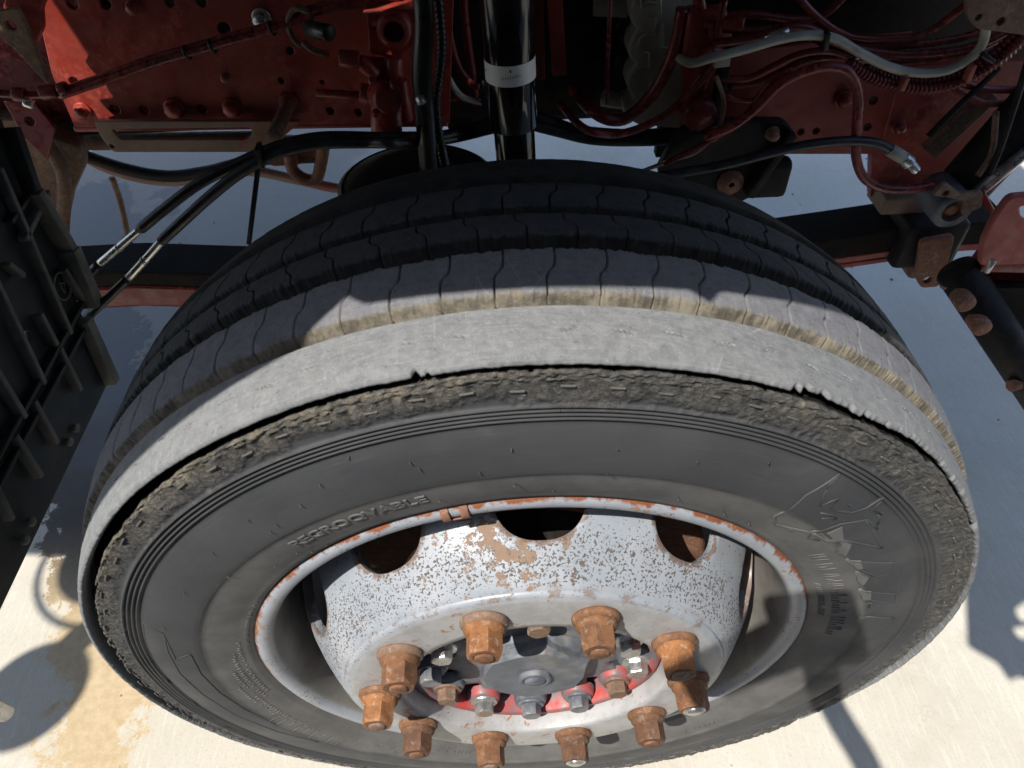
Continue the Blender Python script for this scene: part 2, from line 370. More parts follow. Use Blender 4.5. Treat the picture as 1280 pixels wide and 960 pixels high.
PLASTIC = simple('black_plastic', (.012, .014, .014), (.022, .024, .023), 40, .55, dust=(.07, .065, .055, .35))
PLASTIC_E = simple('highlight_plastic_edge', (.085, .08, .072), (.14, .13, .11), 40, .6, dust=(.24, .21, .17, .5))  # paler than the panel: edge highlights put into the colour
GLOSS = simple('gloss_black_enamel', (.004, .004, .005), (.006, .006, .007), 10, .05, bumpd=.0002)
BLACKM = simple('black_chassis_paint', (.010, .010, .011), (.022, .021, .021), 50, .6, dust=(.09, .06, .045, .4), spec=.25)
GREYCAST = simple('grey_cast_iron', (.085, .098, .115), (.16, .172, .195), 45, .5, dust=(.34, .30, .26, .45))
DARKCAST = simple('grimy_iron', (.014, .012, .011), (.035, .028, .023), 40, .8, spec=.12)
STEEL = simple('zinc_plated_steel', (.45, .45, .44), (.65, .64, .62), 70, .32, .75, dust=(.35, .28, .2, .5))
BSTEEL = simple('bright_fitting', (.6, .58, .52), (.75, .74, .7), 50, .28, .8)
CREAM = simple('cream_cast_cover', (.42, .39, .31), (.55, .51, .42), 30, .55, dust=(.2, .15, .1, .5))
WHITEHOSE = simple('off_white_cable', (.42, .40, .34), (.55, .53, .46), 30, .4, dust=(.3, .25, .2, .4))
TAN = simple('bare_primer_steel', (.30, .20, .15), (.24, .17, .12), 30, .6, dust=(.33, .08, .06, .8))
LABEL = simple('paper_label', (.62, .62, .60), (.68, .68, .66), 20, .4); INK = simple('black_ink', (.02, .02, .02), (.03, .03, .03), 20, .5)
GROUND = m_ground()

# ------------------------------------------------------------------ the ground
bm = bmesh.new(); xs = [-60, -8, -2, -1, 0, 1, 2, 8, 60]
gv = [[bm.verts.new((a, b, GZ)) for b in xs] for a in xs]
for i in range(8):
    for j in range(8): bm.faces.new((gv[i][j], gv[i+1][j], gv[i+1][j+1], gv[i][j+1]))
me = bpy.data.meshes.new('ground'); bm.to_mesh(me); bm.free()
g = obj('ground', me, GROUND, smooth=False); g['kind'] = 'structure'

# ================================================================== THE WHEEL
wheel = thing('truck_wheel', 'worn truck tyre with torn shoulder on a rusty white steel wheel', 'wheel', (0, 0, 0))
def clampz(V): V[..., 2] = np.maximum(V[..., 2], GZ+.001); return V
TH = lambda n: np.linspace(0, 2*PI, n, endpoint=False)
def rev(R, Y, th):
    return clampz(np.stack([R*np.cos(th)[:, None], Y, R*np.sin(th)[:, None]], -1))
def deg(th): return (np.degrees(th)+180) % 360-180
# --- carcass: sidewalls, groove floors
n = 1600; th = TH(n); u = th/(2*PI)
gap = ramp(deg(th), [(-180, .018), (-140, .019), (-118, .015), (-112, .002), (-60, .002), (-38, .003), (-34, .013), (-15, .016), (-4, .015), (4, .010), (12, .005), (25, .0042), (48, .0050), (58, .0085), (75, .0095), (95, .0098), (120, .0105), (150, .0125), (165, .015), (180, .018)])
rag = vn(u, np.zeros(n), 700, 1, 3)*.0022+vn(u, np.zeros(n), 240, 1, 4)*.0025+vn(u, np.zeros(n), 60, 1, 5)*.002
rtop = np.minimum(.4525-gap+rag*.8+.0062*np.clip(np.sin(th), 0, 1)**2, .4535)                         # outer edge of the sidewall below the tear
prof = [(.452, 0, 1)]
low = [(.44, -.1288), (.43, -.1290), (.4205, -.1292)]
for k in range(4):
    c0 = .4170-k*.0042
    low += [(c0+.0014, -.1300), (c0+.0006, -.1320), (c0-.0005, -.1320), (c0-.0013, -.1300), (c0-.0021, -.1297)]
low += [(.398, -.1312), (.392, -.1330), (.384, -.1348), (.374, -.1362), (.362, -.1372), (.353, -.1374), (.3495, -.1372), (.347, -.1364), (.3455, -.1352),
        (.340, -.1346), (.332, -.1334), (.322, -.1312), (.312, -.1282), (.306, -.1258), (.3035, -.1255), (.302, -.1238), (.3005, -.1236), (.299, -.1216), (.2975, -.1214), (.296, -.119), (.294, -.114), (.29, -.106), (.284, -.1), (.28, -.09)]
P = np.array(low)
# insert subdivisions in the rough band
fine = np.array([(.454-.0008*i, -.1280-.0010*min(i, 8)/8) for i in range(1, 17)])
P = np.concatenate([fine, P]); P = P[np.argsort(-P[:, 0])]
R = np.broadcast_to(P[None, :, 0], (n, len(P))).copy(); Yv = np.broadcast_to(P[None, :, 1], (n, len(P))).copy()
R = np.minimum(R, rtop[:, None]-.0002*np.arange(len(P))[None, :]*(P[None, :, 0] > .43))
uu = np.broadcast_to(u[:, None], R.shape)
rough = ramp(P[:, 0], [(.417, 0), (.428, 1), (.45, 1.3)])[None, :]
Yv -= rough*(vn(uu, R, 800, 700, 11)*.0018+vn(uu, R, 420, 500, 12)*.0016+vn(uu, R, 60, 60, 13)*.001)
Yv -= vn(uu, R, 24, 20, 14)*.0008
# torn-off part low on the left and right: sidewall sunk at the missing chunks
top = np.stack([np.stack([rtop, np.full(n, -.1272)], -1), np.stack([rtop-.001, np.full(n, -.118)], -1), np.stack([np.full(n, .4325), np.full(n, -.108)], -1),
                np.stack([np.full(n, .4430), np.full(n, -.102)], -1), np.stack([np.full(n, .4480), np.full(n, -.090)], -1), np.stack([np.full(n, .4520), np.full(n, -.080)], -1)], 1)[:, ::-1]
crown = [(.44, .127), (.448, .12), (.460, .10), (.4615, .08), (.4635, .03), (.4635, -.03), (.4620, -.0710), (.4600, -.0765), (.4570, -.0790)]
inner = [(.28, .1), (.30, .119), (.35, .137), (.40, .134), (.44, .129)]
pre = np.array(inner+crown); preR = np.broadcast_to(pre[None, :, 0], (n, len(pre))); preY = np.broadcast_to(pre[None, :, 1], (n, len(pre)))
R = np.concatenate([preR, top[..., 0], R], 1); Yv = np.concatenate([preY, top[..., 1], Yv], 1)
tyre = obj('tyre', grid(rev(R, Yv, th)), SIDE, wheel)

# --- ribs
NS = 80
def rib(y0, y1, rfun, n, m, depth, mat, sipes=True, ragged=(0, 0), seed=1, amp=1, phase=0., slope=.55):
    n = n*2 if sipes else n
    th = TH(n); u = th/(2*PI); s = np.linspace(0, 1, m)
    yt = y0+(y1-y0)*s; rt = rfun(yt)
    R = np.broadcast_to(rt, (n, m)).copy(); Y = np.broadcast_to(yt, (n, m)).copy(); uu = np.broadcast_to(u[:, None], (n, m))
    R += vn(uu, Y, 500, 400, seed)*.0005+vn(uu, Y, 60, 40, seed+1)*.0006
    e0 = (vn(u, u*0, 1500, 1, seed+2)*.0022+vn(u, u*0, 500, 1, seed+3)*.0022)*ragged[0]
    e1 = (vn(u, u*0, 1500, 1, seed+4)*.0022+vn(u, u*0, 500, 1, seed+5)*.0022)*ragged[1]
    Y += e0[:, None]*(1-s)**4+e1[:, None]*s**4
    R -= .0012*((1-s)**10+s**10)
    if sipes:
        k = np.floor(u*NS); jit = (np.sin(k*12.99)*43758.5 % 1-.5)*.06
        off = (.10*np.tanh((s-.5)*9)*amp)[None, :]+jit[:, None]*1.0
        f = (uu*NS+off+phase) % 1; d = np.abs(f-.5)*2*PI*.48/NS    # metres from the sipe
        R -= .0055*np.clip(1.25-d/.00062, 0, 1)
    wl = np.stack([R[:, 0]-depth, R[:, 0]-depth*.66, R[:, 0]-depth*.33], 1)+vn(uu[:, :3], Y[:, :3], 640, 900, seed+6)*.0003
    sl = slope*depth
    yb = y0+0*Y[:, 0]; e_ = Y[:, 0]-y0; yw = np.stack([yb-sl, yb-sl*.62+e_*.15, yb-sl*.3+e_*.5], 1)+vn(uu[:, :3], wl, 900, 300, seed+7)*np.array([[0, .0005, .0012]])
    R = np.concatenate([wl, R, R[:, -1:]-depth*.5, R[:, -1:]-depth], 1); Y = np.concatenate([yw, Y, Y[:, -1:]+.001, Y[:, -1:]+.002], 1)
    o = obj('tread_rib', grid(rev(R, Y, th)), mat, tyre); return o
cr = lambda y: .4845-.9*np.abs(y)**2*.6
rib(-.0722, -.0305, lambda y: .4715+(y+.0722)*.135, 2400, 26, .0105, TREAD_MID, True, (.8, 1.0), 20, 1, .0, .42)
rib(-.0120, .0150, lambda y: np.full_like(y, .4775), 2400, 24, .0125, TREAD_DARK, True, (1, .4), 30, -1.2, .5)
rib(.0270, .0620, lambda y: .4775-(y-.027)*.05, 2400, 24, .0125, TREAD_DARK, True, (.7, .3), 40, 1, .25)
rib(.0750, .1270, lambda y: .4755-(y-.075)*.28, 720, 12, .013, TREAD_DARK, False, (.1, 0), 50)
# shoulder rib, worn to a slope, its outer edge torn away from the sidewall
n = 2400; th = TH(n); u = th/(2*PI); m = 96; s0 = np.linspace(0, 1.04, m)
edge = (vn(u, u*0, 1200, 1, 63)*.0007+vn(u, u*0, 310, 1, 64)*.0005+vn(u, u*0, 90, 1, 67)*.0008+vn(u, u*0, 30, 1, 65)*.0012)
chip = ramp(deg(th), [(-180, .3), (40, .8), (50, 1.6), (60, 1.2), (68, .8), (70, .35), (100, .3), (101.5, .6), (104, .3), (180, .3)])
chunk = (np.round((vn(u, u*0, 110, 1, 66)*.6+vn(u, u*0, 37, 1, 68)*.6+.5)*5)/5-.35).clip(0, 1)*.009*(chip > .9)
chunk = np.maximum(chunk, ramp(deg(th), [(-180, 0), (-118.6, 0), (-117.8, .022), (-51, .022), (-50.4, .009), (-38.5, .009), (-38, 0), (180, 0)]))
for a, w, d in ((99.6, .45, .005), (98.6, .25, .003), (63.5, 1.4, .006), (66.5, .5, .005), (58, .8, .005), (53, .6, .004), (30, .8, .006), (-118, 1.2, .011), (-116, .5, .008), (-37, 2.2, .012), (-50, 1.2, .010), (-47, 1, .006), (55, .6, .005), (38, .7, .004)):
    chunk = np.maximum(chunk, d*np.clip(1-np.abs(deg(th)-a)/w, 0, 1))
chunk = np.maximum(chunk, ramp(deg(th), [(-180, .002), (-150, .003), (-119, .004), (-118.6, 0), (150, 0), (166, .001), (180, .002)]))
chunk = np.maximum(chunk, ramp(deg(th), [(-180, 0), (-37.9, 0), (-37, .003), (-15, .002), (-3, .001), (8, 0), (180, 0)]))
off = edge*(.5+chip)+chunk
off = np.maximum(off, -.001)
cut = (1-off/.048)[:, None]; kn = np.minimum(.88, cut-.04)
s = np.where(s0[None, :] < kn, s0[None, :], kn+(s0[None, :]-kn)/(1.04-kn)*(cut-kn))        # the surface runs unbroken up to the torn edge
Y = -.0795-.0478*s; R = .4640-.0060*s-.0034*s**3+.0060*(np.clip(np.sin(th), 0, 1)**2)[:, None]*s**1.5+.0008*np.sin(PI*np.clip(s, 0, 1)); uu = np.broadcast_to(u[:, None], (n, m))
R += vn(uu, Y, 500, 400, 61)*.0004+vn(uu, Y, 50, 40, 62)*.0006
# little torn nicks in mid rib
k = np.floor(u*NS+.25); ph = (u*NS+.25) % 1-.5; wlen = .17+.05*np.sin(k*7.1); c0 = .50+.05*np.sin(k*3.3)
dn = np.abs(s-(c0+.10*ph*4*np.sin(k*1.7)*.4+.018*np.sin(ph*60))[:, None]); on = np.clip(1-np.abs(ph)/wlen, 0, 1)[:, None]
R -= .0060*np.clip(1.1-dn/.020, 0, 1)*np.sqrt(on)
R += .0007*np.clip(1-np.abs(dn-.035)/.022, 0, 1)*on
wall = [(.0, .0), (-.0010, -.0010), (-.0024, -.0017), (-.0038, -.0020)]
fr = -np.abs(vn(u, u*0, 1200, 1, 70)*.0009+vn(u, u*0, 420, 1, 71)*.0006)
Re = np.stack([R[:, -1]+a+fr*(i > 0) for i, (a, b) in enumerate(wall[1:], 1)]+[R[:, -1]-.006, R[:, -1]-.006], 1)
Ye = np.stack([Y[:, -1]+b-fr*.6 for a, b in wall[1:]]+[Y[:, -1]+.004, Y[:, -1]+.016], 1)
Rb = np.stack([R[:, 0]-.008, R[:, 0]-.003, R[:, 0]-.0005], 1); Yb = np.stack([Y[:, 0]+.0012, Y[:, 0]+.0010, Y[:, 0]+.0003], 1)
gone = ((deg(th) < -50.4) & (deg(th) > -118.2))[:, None]
R = np.where(gone, np.minimum(R, .458), R); Re = np.where(gone, np.minimum(Re, .440), Re)
obj('tread_rib', grid(rev(np.concatenate([Rb, R, Re], 1), np.concatenate([Yb, Y, Ye], 1), th)), TREAD_PALE, tyre)['label'] = 'pale dusty shoulder rib torn loose along its outer edge'

# --- moulded marks on the sidewall
def side_y(r):
    q = P[np.argsort(P[:, 0])]; return float(np.interp(r, q[:, 0], q[:, 1]))
def on_side(px, py, lift=0.0003):
    Y = -.134
    for _ in range(4):
        p = U(px, py, Y); Y = side_y(math.hypot(p.x, p.z))-lift
    return U(px, py, Y)
def ridge(pts, w=.0014):
    V = [on_side(a, b, .0002) for a, b in pts]; Q = []
    for a, b in zip(V[:-1], V[1:]):
        k = max(1, int((b-a).length/.008)); Q += [a.lerp(b, i/k) for i in range(k)]
    Q.append(V[-1]); Q = [Vector((q.x, side_y(math.hypot(q.x, q.z))+.0003, q.z)) for q in Q]
    return tube(Q, w, 6, smooth=False)
Z8 = lambda pts: [(930+a*.2605, 580+b*.2605) for a, b in pts]
logo = [[(460, 48), (300, 150), (235, 210), (148, 250), (150, 290), (245, 312), (330, 330), (310, 355), (365, 365)], [(460, 48), (410, 105), (385, 150), (370, 200), (465, 160), (415, 220), (515, 235), (590, 212), (665, 165), (683, 165), (610, 225), (660, 245)],
        [(640, 240), (655, 262), (640, 290)], [(320, 325), (460, 290), (590, 268), (640, 312)], [(585, 270), (665, 405)], [(325, 328), (400, 372), (480, 365), (665, 405)],
        [(475, 368), (443, 405), (485, 445), (520, 382), (475, 368)], [(490, 455), (725, 475), (715, 520), (640, 540), (540, 500), (490, 455)],
        [(540, 515), (610, 542), (570, 585), (548, 560), (540, 515)], [(553, 600), (730, 625), (725, 668), (620, 655), (567, 645), (553, 600)], [(570, 672), (610, 668), (600, 690)], [(540, 740), (600, 733), (720, 742)],
        [(365, 235), (440, 250), (445, 262), (370, 262)], [(440, 60), (395, 120)]]
obj('moulded_emblem', join([ridge(Z8(l)) for l in logo]), SIDE, tyre)['label'] = 'moulded outline of a leaping animal with striped flanks'
def raised(pts, h=.0007):
    V = [on_side(a, b, .0) for a, b in pts]; c = sum(V, Vector())/len(V); bm = bmesh.new(); cv = bm.verts.new(c); vs = []
    for i, v in enumerate(V):
        w = V[(i+1) % len(V)]
        for t in (0, .33, .67): vs.append(bm.verts.new(v.lerp(w, t)))
    lo = [bm.verts.new(v.co) for v in vs]
    for v in vs+[cv]: v.co.y = side_y(math.hypot(v.co.x, v.co.z))-h
    n_ = len(vs)
    for i in range(n_): bm.faces.new((cv, vs[i], vs[(i+1) % n_])); bm.faces.new((vs[i], lo[i], lo[(i+1) % n_], vs[(i+1) % n_]))
    me = bpy.data.meshes.new('r'); bm.to_mesh(me); bm.free(); return me
DUSTY = simple('dusty_moulded_rubber', (.12, .12, .118), (.17, .168, .16), 60, .6)
for q in ([(368, 332), (470, 300), (478, 362), (402, 371)], [(475, 368), (443, 405), (485, 445), (520, 382)], [(490, 455), (560, 463), (570, 500), (535, 500)], [(540, 515), (600, 542), (570, 580), (548, 560)], [(553, 600), (610, 610), (608, 650), (567, 645)]): obj('emblem_stripe', raised(Z8(q)), DUSTY, tyre, smooth=False)
for q in ([(470, 300), (590, 270), (640, 312), (660, 400), (560, 362), (478, 362)], [(560, 463), (725, 475), (715, 520), (640, 540), (570, 500)], [(610, 610), (730, 625), (725, 668), (608, 650)]): obj('emblem_body', raised(Z8(q), .0004), SIDE, tyre, smooth=False)
ZL = lambda pts: [(150+a*.258, 760+b*.258) for a, b in pts]
des = [[(110, 70), (122, 150), (160, 250), (230, 350), (330, 440), (450, 540), (600, 610), (760, 660)], [(110, 70), (210, 125), (232, 215), (290, 320), (400, 420), (560, 520), (760, 600), (960, 650)], [(270, 250), (340, 225), (390, 320), (480, 410), (600, 490), (760, 570)], [(210, 125), (270, 250)]]
obj('moulded_chevron', join([ridge(ZL(l), .0010) for l in des]), SIDE, tyre)
def text_mesh(s, size, ext):
    cu = bpy.data.curves.new('t', 'FONT'); cu.body = s; cu.size = size; cu.extrude = ext; cu.bevel_depth = .0004; cu.space_character = 1.05
    o = bpy.data.objects.new('t', cu); C.objects.link(o); me = bpy.data.meshes.new_from_object(o); bpy.data.objects.remove(o); return me
def arc_text(s, size, r0, t0, t1, name='moulded_lettering'):
    me = text_mesh(s, size, .0009); v = np.empty(len(me.vertices)*3, np.float32); me.vertices.foreach_get('co', v); v = v.reshape(-1, 3)
    w = v[:, 0].max(); t = np.radians(t0+(t1-t0)*v[:, 0]/w); r = r0+v[:, 1]*1.0
    q = P[np.argsort(P[:, 0])]; y = np.interp(r, q[:, 0], q[:, 1])-v[:, 2]-.0002
    nv = np.stack([r*np.cos(t), y, r*np.sin(t)], -1); me.vertices.foreach_set('co', nv.astype(np.float32).ravel()); me.update()
    return obj(name, me, SIDE, tyre, smooth=False)
arc_text('REGROOVABLE', .0150, .3255, 127.5, 104.5)
# unreadable fine print rows: short raised strokes
def strokes(r0, r1, t0, t1, k, seed, tilt=0):
    rr = random.Random(seed); ms = []
    for i in range(k):
        t = math.radians(t0+(t1-t0)*(i+.5)/k)
        if rr.random() < .12: continue
        a, b = r0, r1-(r1-r0)*rr.choice((0, 0, .5)); dt = rr.uniform(-.005, .005)+tilt
        q = [Vector((r*math.cos(t+dt*j), side_y(r)-.0002, r*math.sin(t+dt*j))) for j, r in ((0, a), (1, b))]
        ms.append(tube(q, .0006, 5, smooth=False))
    return ms
fp = []
for a in ((.318, .332, 38, 4, 34, 1), (.306, .312, 26, 12, 16, 2), (.302, .306, 168, 150, 26, 3), (.310, .314, 190, 166, 22, 4), (.317, .321, 192, 170, 20, 5), (.324, .328, 200, 178, 22, 6), (.331, .335, 204, 184, 20, 7),
          (.330, .350, 222, 200, 9, 8), (.322, .338, 242, 224, 12, 9), (.312, .322, 262, 244, 18, 10), (.402, .412, 296, 278, 13, 12), (.330, .336, 318, 308, 8, 13), (.325, .331, 212, 196, 16, 15)):
    fp += strokes(*a)
o = obj('fine_print', join(fp), SIDE, tyre); o['kind'] = 'stuff'
# rubber vent hairs and raised wear dashes
ms = []
for i, (px, py, L) in enumerate(((645, 605, .012), (690, 612, .008), (757, 590, .010), (848, 622, .009), (905, 640, .010), (936, 652, .009), (550, 625, .007), (463, 645, .009), (391, 688, .009), (410, 680, .008), (345, 706, .008), (372, 690, .006),
                                 (640, 560, .003), (512, 577, .003), (524, 585, .003), (436, 570, .003), (400, 605, .003), (345, 655, .003), (310, 650, .003), (338, 664, .003), (375, 630, .003), (700, 510, .003), (962, 575, .004), (1060, 630, .003), (1045, 690, .006), (870, 575, .003), (770, 560, .003), (600, 590, .003), (285, 720, .003), (265, 690, .003), (230, 740, .003), (205, 785, .003), (890, 830, .003), (985, 660, .008), (1128, 712, .003), (1100, 640, .003))):
    p = on_side(px, py); d = Vector((random.uniform(-.3, .3), -.7, .7 if L > .005 else random.uniform(-.5, .5))).normalized()
    ms.append(tube([p, p+d*L*.5, p+d*L+Vector((random.uniform(-.001, .001), 0, 0))], .00045, 5, .003))
o = obj('vent_hair', join(ms), SIDE, tyre); o['kind'] = 'stuff'
me0 = box((0, 0, 0), (.0105, .0016, .0016), bev=.0006)
for i in range(NS):
    t = 2*PI*(i+.3)/NS
    r = .4345+.002*math.sin(i*2.1)
    o = bpy.data.objects.new('wear_dash', me0); C.objects.link(o); o.parent = tyre; o.location = (r*math.cos(t), side_y(r)-.0008, r*math.sin(t)); o.rotation_euler = (0, -t+PI/2+random.uniform(-.08, .08), 0)
me0.materials.append(simple('dash_rubber', (.09, .087, .082), (.14, .135, .125), 90, .7)); me0.name = 'wear_dash'
# --- rim and disc
rim = obj('rim', lathe([(.262, .12), (.268, 0), (.2705, -.05), (.2725, -.090), (.2745, -.104), (.2775, -.1125), (.2795, -.1185), (.2815, -.1215), (.2845, -.1240), (.289, -.1250), (.2935, -.1243), (.2968, -.1218), (.2985, -.1178), (.2988, -.113), (.2972, -.108), (.293, -.102), (.288, -.095), (.287, -.05), (.284, .12)], 480), RIMP, wheel)
def dprof(s):
    q = [(.2025, -.1555), (.2085, -.1485), (.217, -.138), (.230, -.120), (.243, -.0985), (.2535, -.075), (.261, -.048), (.2665, -.015), (.2685, .01)]
    L = [0]
    for a, b in zip(q[:-1], q[1:]): L.append(L[-1]+math.dist(a, b))
    x = s*L[-1]; return float(np.interp(x, L, [a for a, _ in q])), float(np.interp(x, L, [b for _, b in q]))
bm = bmesh.new(); NH = 10; A0 = math.radians(88)
sc0 = .455; ea, eb = math.radians(9.9), .225
K = 80; ringn = 9
def rect(phi):
    c, s_ = math.cos(phi), math.sin(phi); hx, hy = PI/NH, .5
    k = 1/max(abs(c)/1, abs(s_)/1); return c*k*hx, .5+s_*k*hy
for h in range(NH):
    rows = []
    for j in range(ringn+1):
        f = (j/ringn)**1.25; row = []
        for i in range(K):
            phi = 2*PI*i/K; sq = lambda v: math.copysign(abs(v)**.86, v); a0, s0 = ea*sq(math.cos(phi)), sc0+eb*sq(math.sin(phi))*(1.0 if math.sin(phi) < 0 else 1.15)
            a1, s1 = rect(phi); a = a0+(a1-a0)*f; s_ = s0+(s1-s0)*f
            r, y = dprof(min(max(s_, 0), 1)); t = A0+h*2*PI/NH+a
            dent = 0 if j else .002
            row.append(bm.verts.new((r*math.cos(t), y+dent, r*math.sin(t))))
        rows.append(row)
    for j in range(ringn):
        for i in range(K):
            bm.faces.new((rows[j][i], rows[j][(i+1) % K], rows[j+1][(i+1) % K], rows[j+1][i]))
bmesh.ops.remove_doubles(bm, verts=bm.verts, dist=.0002)
bmesh.ops.recalc_face_normals(bm, faces=bm.faces)
me = bpy.data.meshes.new('d'); bm.to_mesh(me); bm.free()
dsk = obj('disc_face', me, WPAINT, wheel)
bmf = bmesh.new(); bmf.from_mesh(me); bmf.faces.ensure_lookup_table()
f0 = bmf.faces[0]; out = f0.normal.dot(Vector((0, -1, 0))) > 0; bmf.free()
md = dsk.modifiers.new('thick', 'SOLIDIFY'); md.thickness = .011; md.offset = -1 if out else 1
bv = dsk.modifiers.new('bev', 'BEVEL'); bv.width = .0012; bv.segments = 2; bv.limit_method = 'ANGLE'; bv.angle_limit = math.radians(50)
obj('mounting_flange', lathe([(.1405, -.138), (.1405, -.1575), (.1420, -.160), (.150, -.1605), (.190, -.1603), (.1975, -.1592), (.2025, -.1555), (.1985, -.146), (.15, -.146)], 300), WPAINT, wheel)
# balance-weight clip on the lip
cp = U(570, 640, -.122); ang = math.atan2(cp.z, cp.x)
ms = []
for da in (-.028, .028): ms.append(lathe([(.2785, -.118), (.2800, -.1235), (.2835, -.1258), (.288, -.1275), (.294, -.1264), (.2995, -.120), (.2998, -.118)], 6, arc=(ang+da-.012, ang+da+.012)))
ms.append(lathe([(.2765, -.112), (.2780, -.118), (.2795, -.1220), (.2815, -.1243), (.2845, -.1258)], 12, arc=(ang-.040, ang+.040)))
o = obj('weight_clip', join(ms), CLIP, wheel); m_ = o.modifiers.new('t', 'SOLIDIFY'); m_.thickness = .0012; m_.offset = 0
# --- lug nuts
NB = .1675*.99
nut_w = orient(lathe([(.012, 0), (.0262, 0), (.0266, .0015), (.0262, .0045), (.0235, .0078), (.018, .0095), (.016, .0095)], 40, axis='Z'), (0, 0, 0), (0, -1, 0))
nut_h = hexa((0, -.0085, 0), (0, -1, 0), .0345, .0305, 0, 6)
nut_f = orient(lathe([(.0225, 0), (.0227, .003), (.0205, .006), (.0178, .0085)], 36, axis='Z'), (0, -.0085, 0), (0, -1, 0))
nut_f.polygons.foreach_set('use_smooth', [True]*len(nut_f.polygons)); nut_me = join([nut_h, nut_f]); stud_me = orient(lathe([(.0002, .0335), (.0085, .0335), (.0102, .0325), (.0108, .0300)], 28, axis='Z'), (0, -.0085, 0), (0, -1, 0))
ringm = orient(lathe([(.0105, .0300), (.0116, .0312), (.0140, .0308)], 28, axis='Z'), (0, -.0085, 0), (0, -1, 0))
stud_me = join([stud_me, ringm])
for me in (nut_w, nut_me, stud_me): me.transform(Matrix.Scale(.86, 4)); me.materials.append(RUST)
nut_w.materials.clear(); nut_w.materials.append(RUSTY_STEEL)
mw2 = nut_w.copy(); mw2.materials.clear(); mw2.materials.append(RUST)
for me in (nut_w, mw2, stud_me): me.polygons.foreach_set('use_smooth', [True]*len(me.polygons))
for me, nm in ((nut_w, 'washer'), (mw2, 'washer'), (nut_me, 'lug_nut'), (stud_me, 'stud_end')): me.name = nm
RUST_D = m_rust('dark_brown_rust', (.17, .08, .042), (.095, .05, .032), (.30, .23, .17)); RUST_B = m_rust('bright_flaking_rust', (.34, .15, .055), (.22, .09, .035), (.46, .38, .30))
nvar = [nut_me]; svar = [stud_me]
for m_ in (RUST_D, RUST_B):
    q = nut_me.copy(); q.name = 'lug_nut'; q.materials.clear(); q.materials.append(m_); nvar.append(q)
for m_ in (RUSTY_STEEL, STEEL):
    q = stud_me.copy(); q.name = 'stud_end'; q.materials.clear(); q.materials.append(m_); svar.append(q)
for i in range(10):
    nut_me = nvar[(2, 0, 2, 0, 1, 1, 0, 1, 2, 0)[i]]; stud_me = svar[(0, 0, 1, 2, 0, 2, 1, 0, 1, 0)[i]]
    t = math.radians(106.4-36*i); p = (NB*math.cos(t), -.1603, NB*math.sin(t))
    o = bpy.data.objects.new('lug_nut', nut_me); C.objects.link(o); o.parent = wheel; o.location = p; o.rotation_euler = (random.uniform(-.02, .02), random.uniform(0, 1.05), random.uniform(-.02, .02))
    for nm, me in (('washer', nut_w if i in (0, 9) else mw2), ('stud_end', stud_me)):
        q = bpy.data.objects.new(nm, me); C.objects.link(q); q.parent = o
# --- hub
hub = obj('hub', lathe([(.139, -.02), (.1385, -.10), (.1375, -.108), (.133, -.110), (.10, -.108), (.06, -.105), (.0002, -.10)], 120), DARKCAST, wheel)
obj('pilot_ring', lathe([(.1385, -.10), (.1385, -.140), (.1365, -.143), (.1290, -.1435), (.127, -.141), (.1265, -.11)], 160), REDHUB, hub, local=False)
# lobed bolt flange of the end cap
def lobed(nl, r0, amp, h0, h1, mat, name, phase=0, inner=.05, sharp=1.3):
    n_ = 240; V = []
    for t in TH(n_):
        l = (0.5+0.5*math.cos(nl*(t-phase)))**sharp; r = r0+amp*l
        V.append([(rr*math.cos(t), y, rr*math.sin(t)) for rr, y in ((r, h0), (r+.0008, h1+.004), (r-.0025, h1), (r*.9, h1-.001*l), (inner+.015, h1+.0005), (inner, h1-.004))])
    return obj(name, grid(np.array(V)), mat, hub)
lobed(12, .090, .034, -.108, -.131, GREYCAST, 'end_plate', 0, .05)
bolt_h = join([orient(lathe([(.004, 0), (.0155, 0), (.016, .001), (.0155, .0030), (.004, .0032)], 28, axis='Z'), (0, 0, 0), (0, -1, 0)), hexa((0, -.003, 0), (0, -1, 0), .0205, .0125)])
boss = orient(lathe([(.0205, -.004), (.0195, .004), (.0175, .0075), (.004, .0080)], 28, axis='Z'), (0, 0, 0), (0, -1, 0)); boss.polygons.foreach_set('use_smooth', [True]*len(boss.polygons))
bolt_h.materials.append(STEEL); b2 = bolt_h.copy(); b2.materials.clear(); b2.materials.append(GREYCAST); b3 = bolt_h.copy(); b3.materials.clear(); b3.materials.append(RUSTY_STEEL)
boss.materials.append(GREYCAST); bossr = boss.copy(); bossr.materials.clear(); bossr.materials.append(REDHUB)
boss.name = bossr.name = 'bolt_boss'
for q in (bolt_h, b2, b3): q.name = 'hub_bolt'
for i in range(12):
    t = 2*PI*i/12+math.radians(-2); p = Vector((.1125*math.cos(t), -.131, .1125*math.sin(t)))
    q = bpy.data.objects.new('bolt_boss', boss if i not in (8, 10, 11) else bossr); C.objects.link(q); q.parent = hub; q.location = p
    o = bpy.data.objects.new('hub_bolt', [bolt_h, bolt_h, b2, b3][i % 4] if i not in (9, 10) else b2); C.objects.link(o); o.parent = hub; o.location = p+Vector((0, -.007, 0)); o.rotation_euler = (0, random.random()*1.05, 0)
obj('hub_cap', join([hexa((0, -.105, 0), (0, -1, 0), .112, .0455, rot=.35), lathe([(.064, -.131), (.061, -.137), (.0575, -.140), (.05, -.140)], 80)]), GREYCAST, hub, smooth=False)
obj('filler_plug', join([lathe([(.018, -.150), (.0178, -.1545), (.0165, -.156), (.0135, -.1562), (.0128, -.1545), (.0115, -.1545), (.0105, -.157), (.0002, -.158)], 48)]), GREYCAST, hub)
# brake drum behind the hand holes
obj('brake_drum', lathe([(.15, -.035), (.205, -.035), (.212, -.028), (.214, .02), (.218, .03), (.218, .12)], 120), CLIP, wheel)

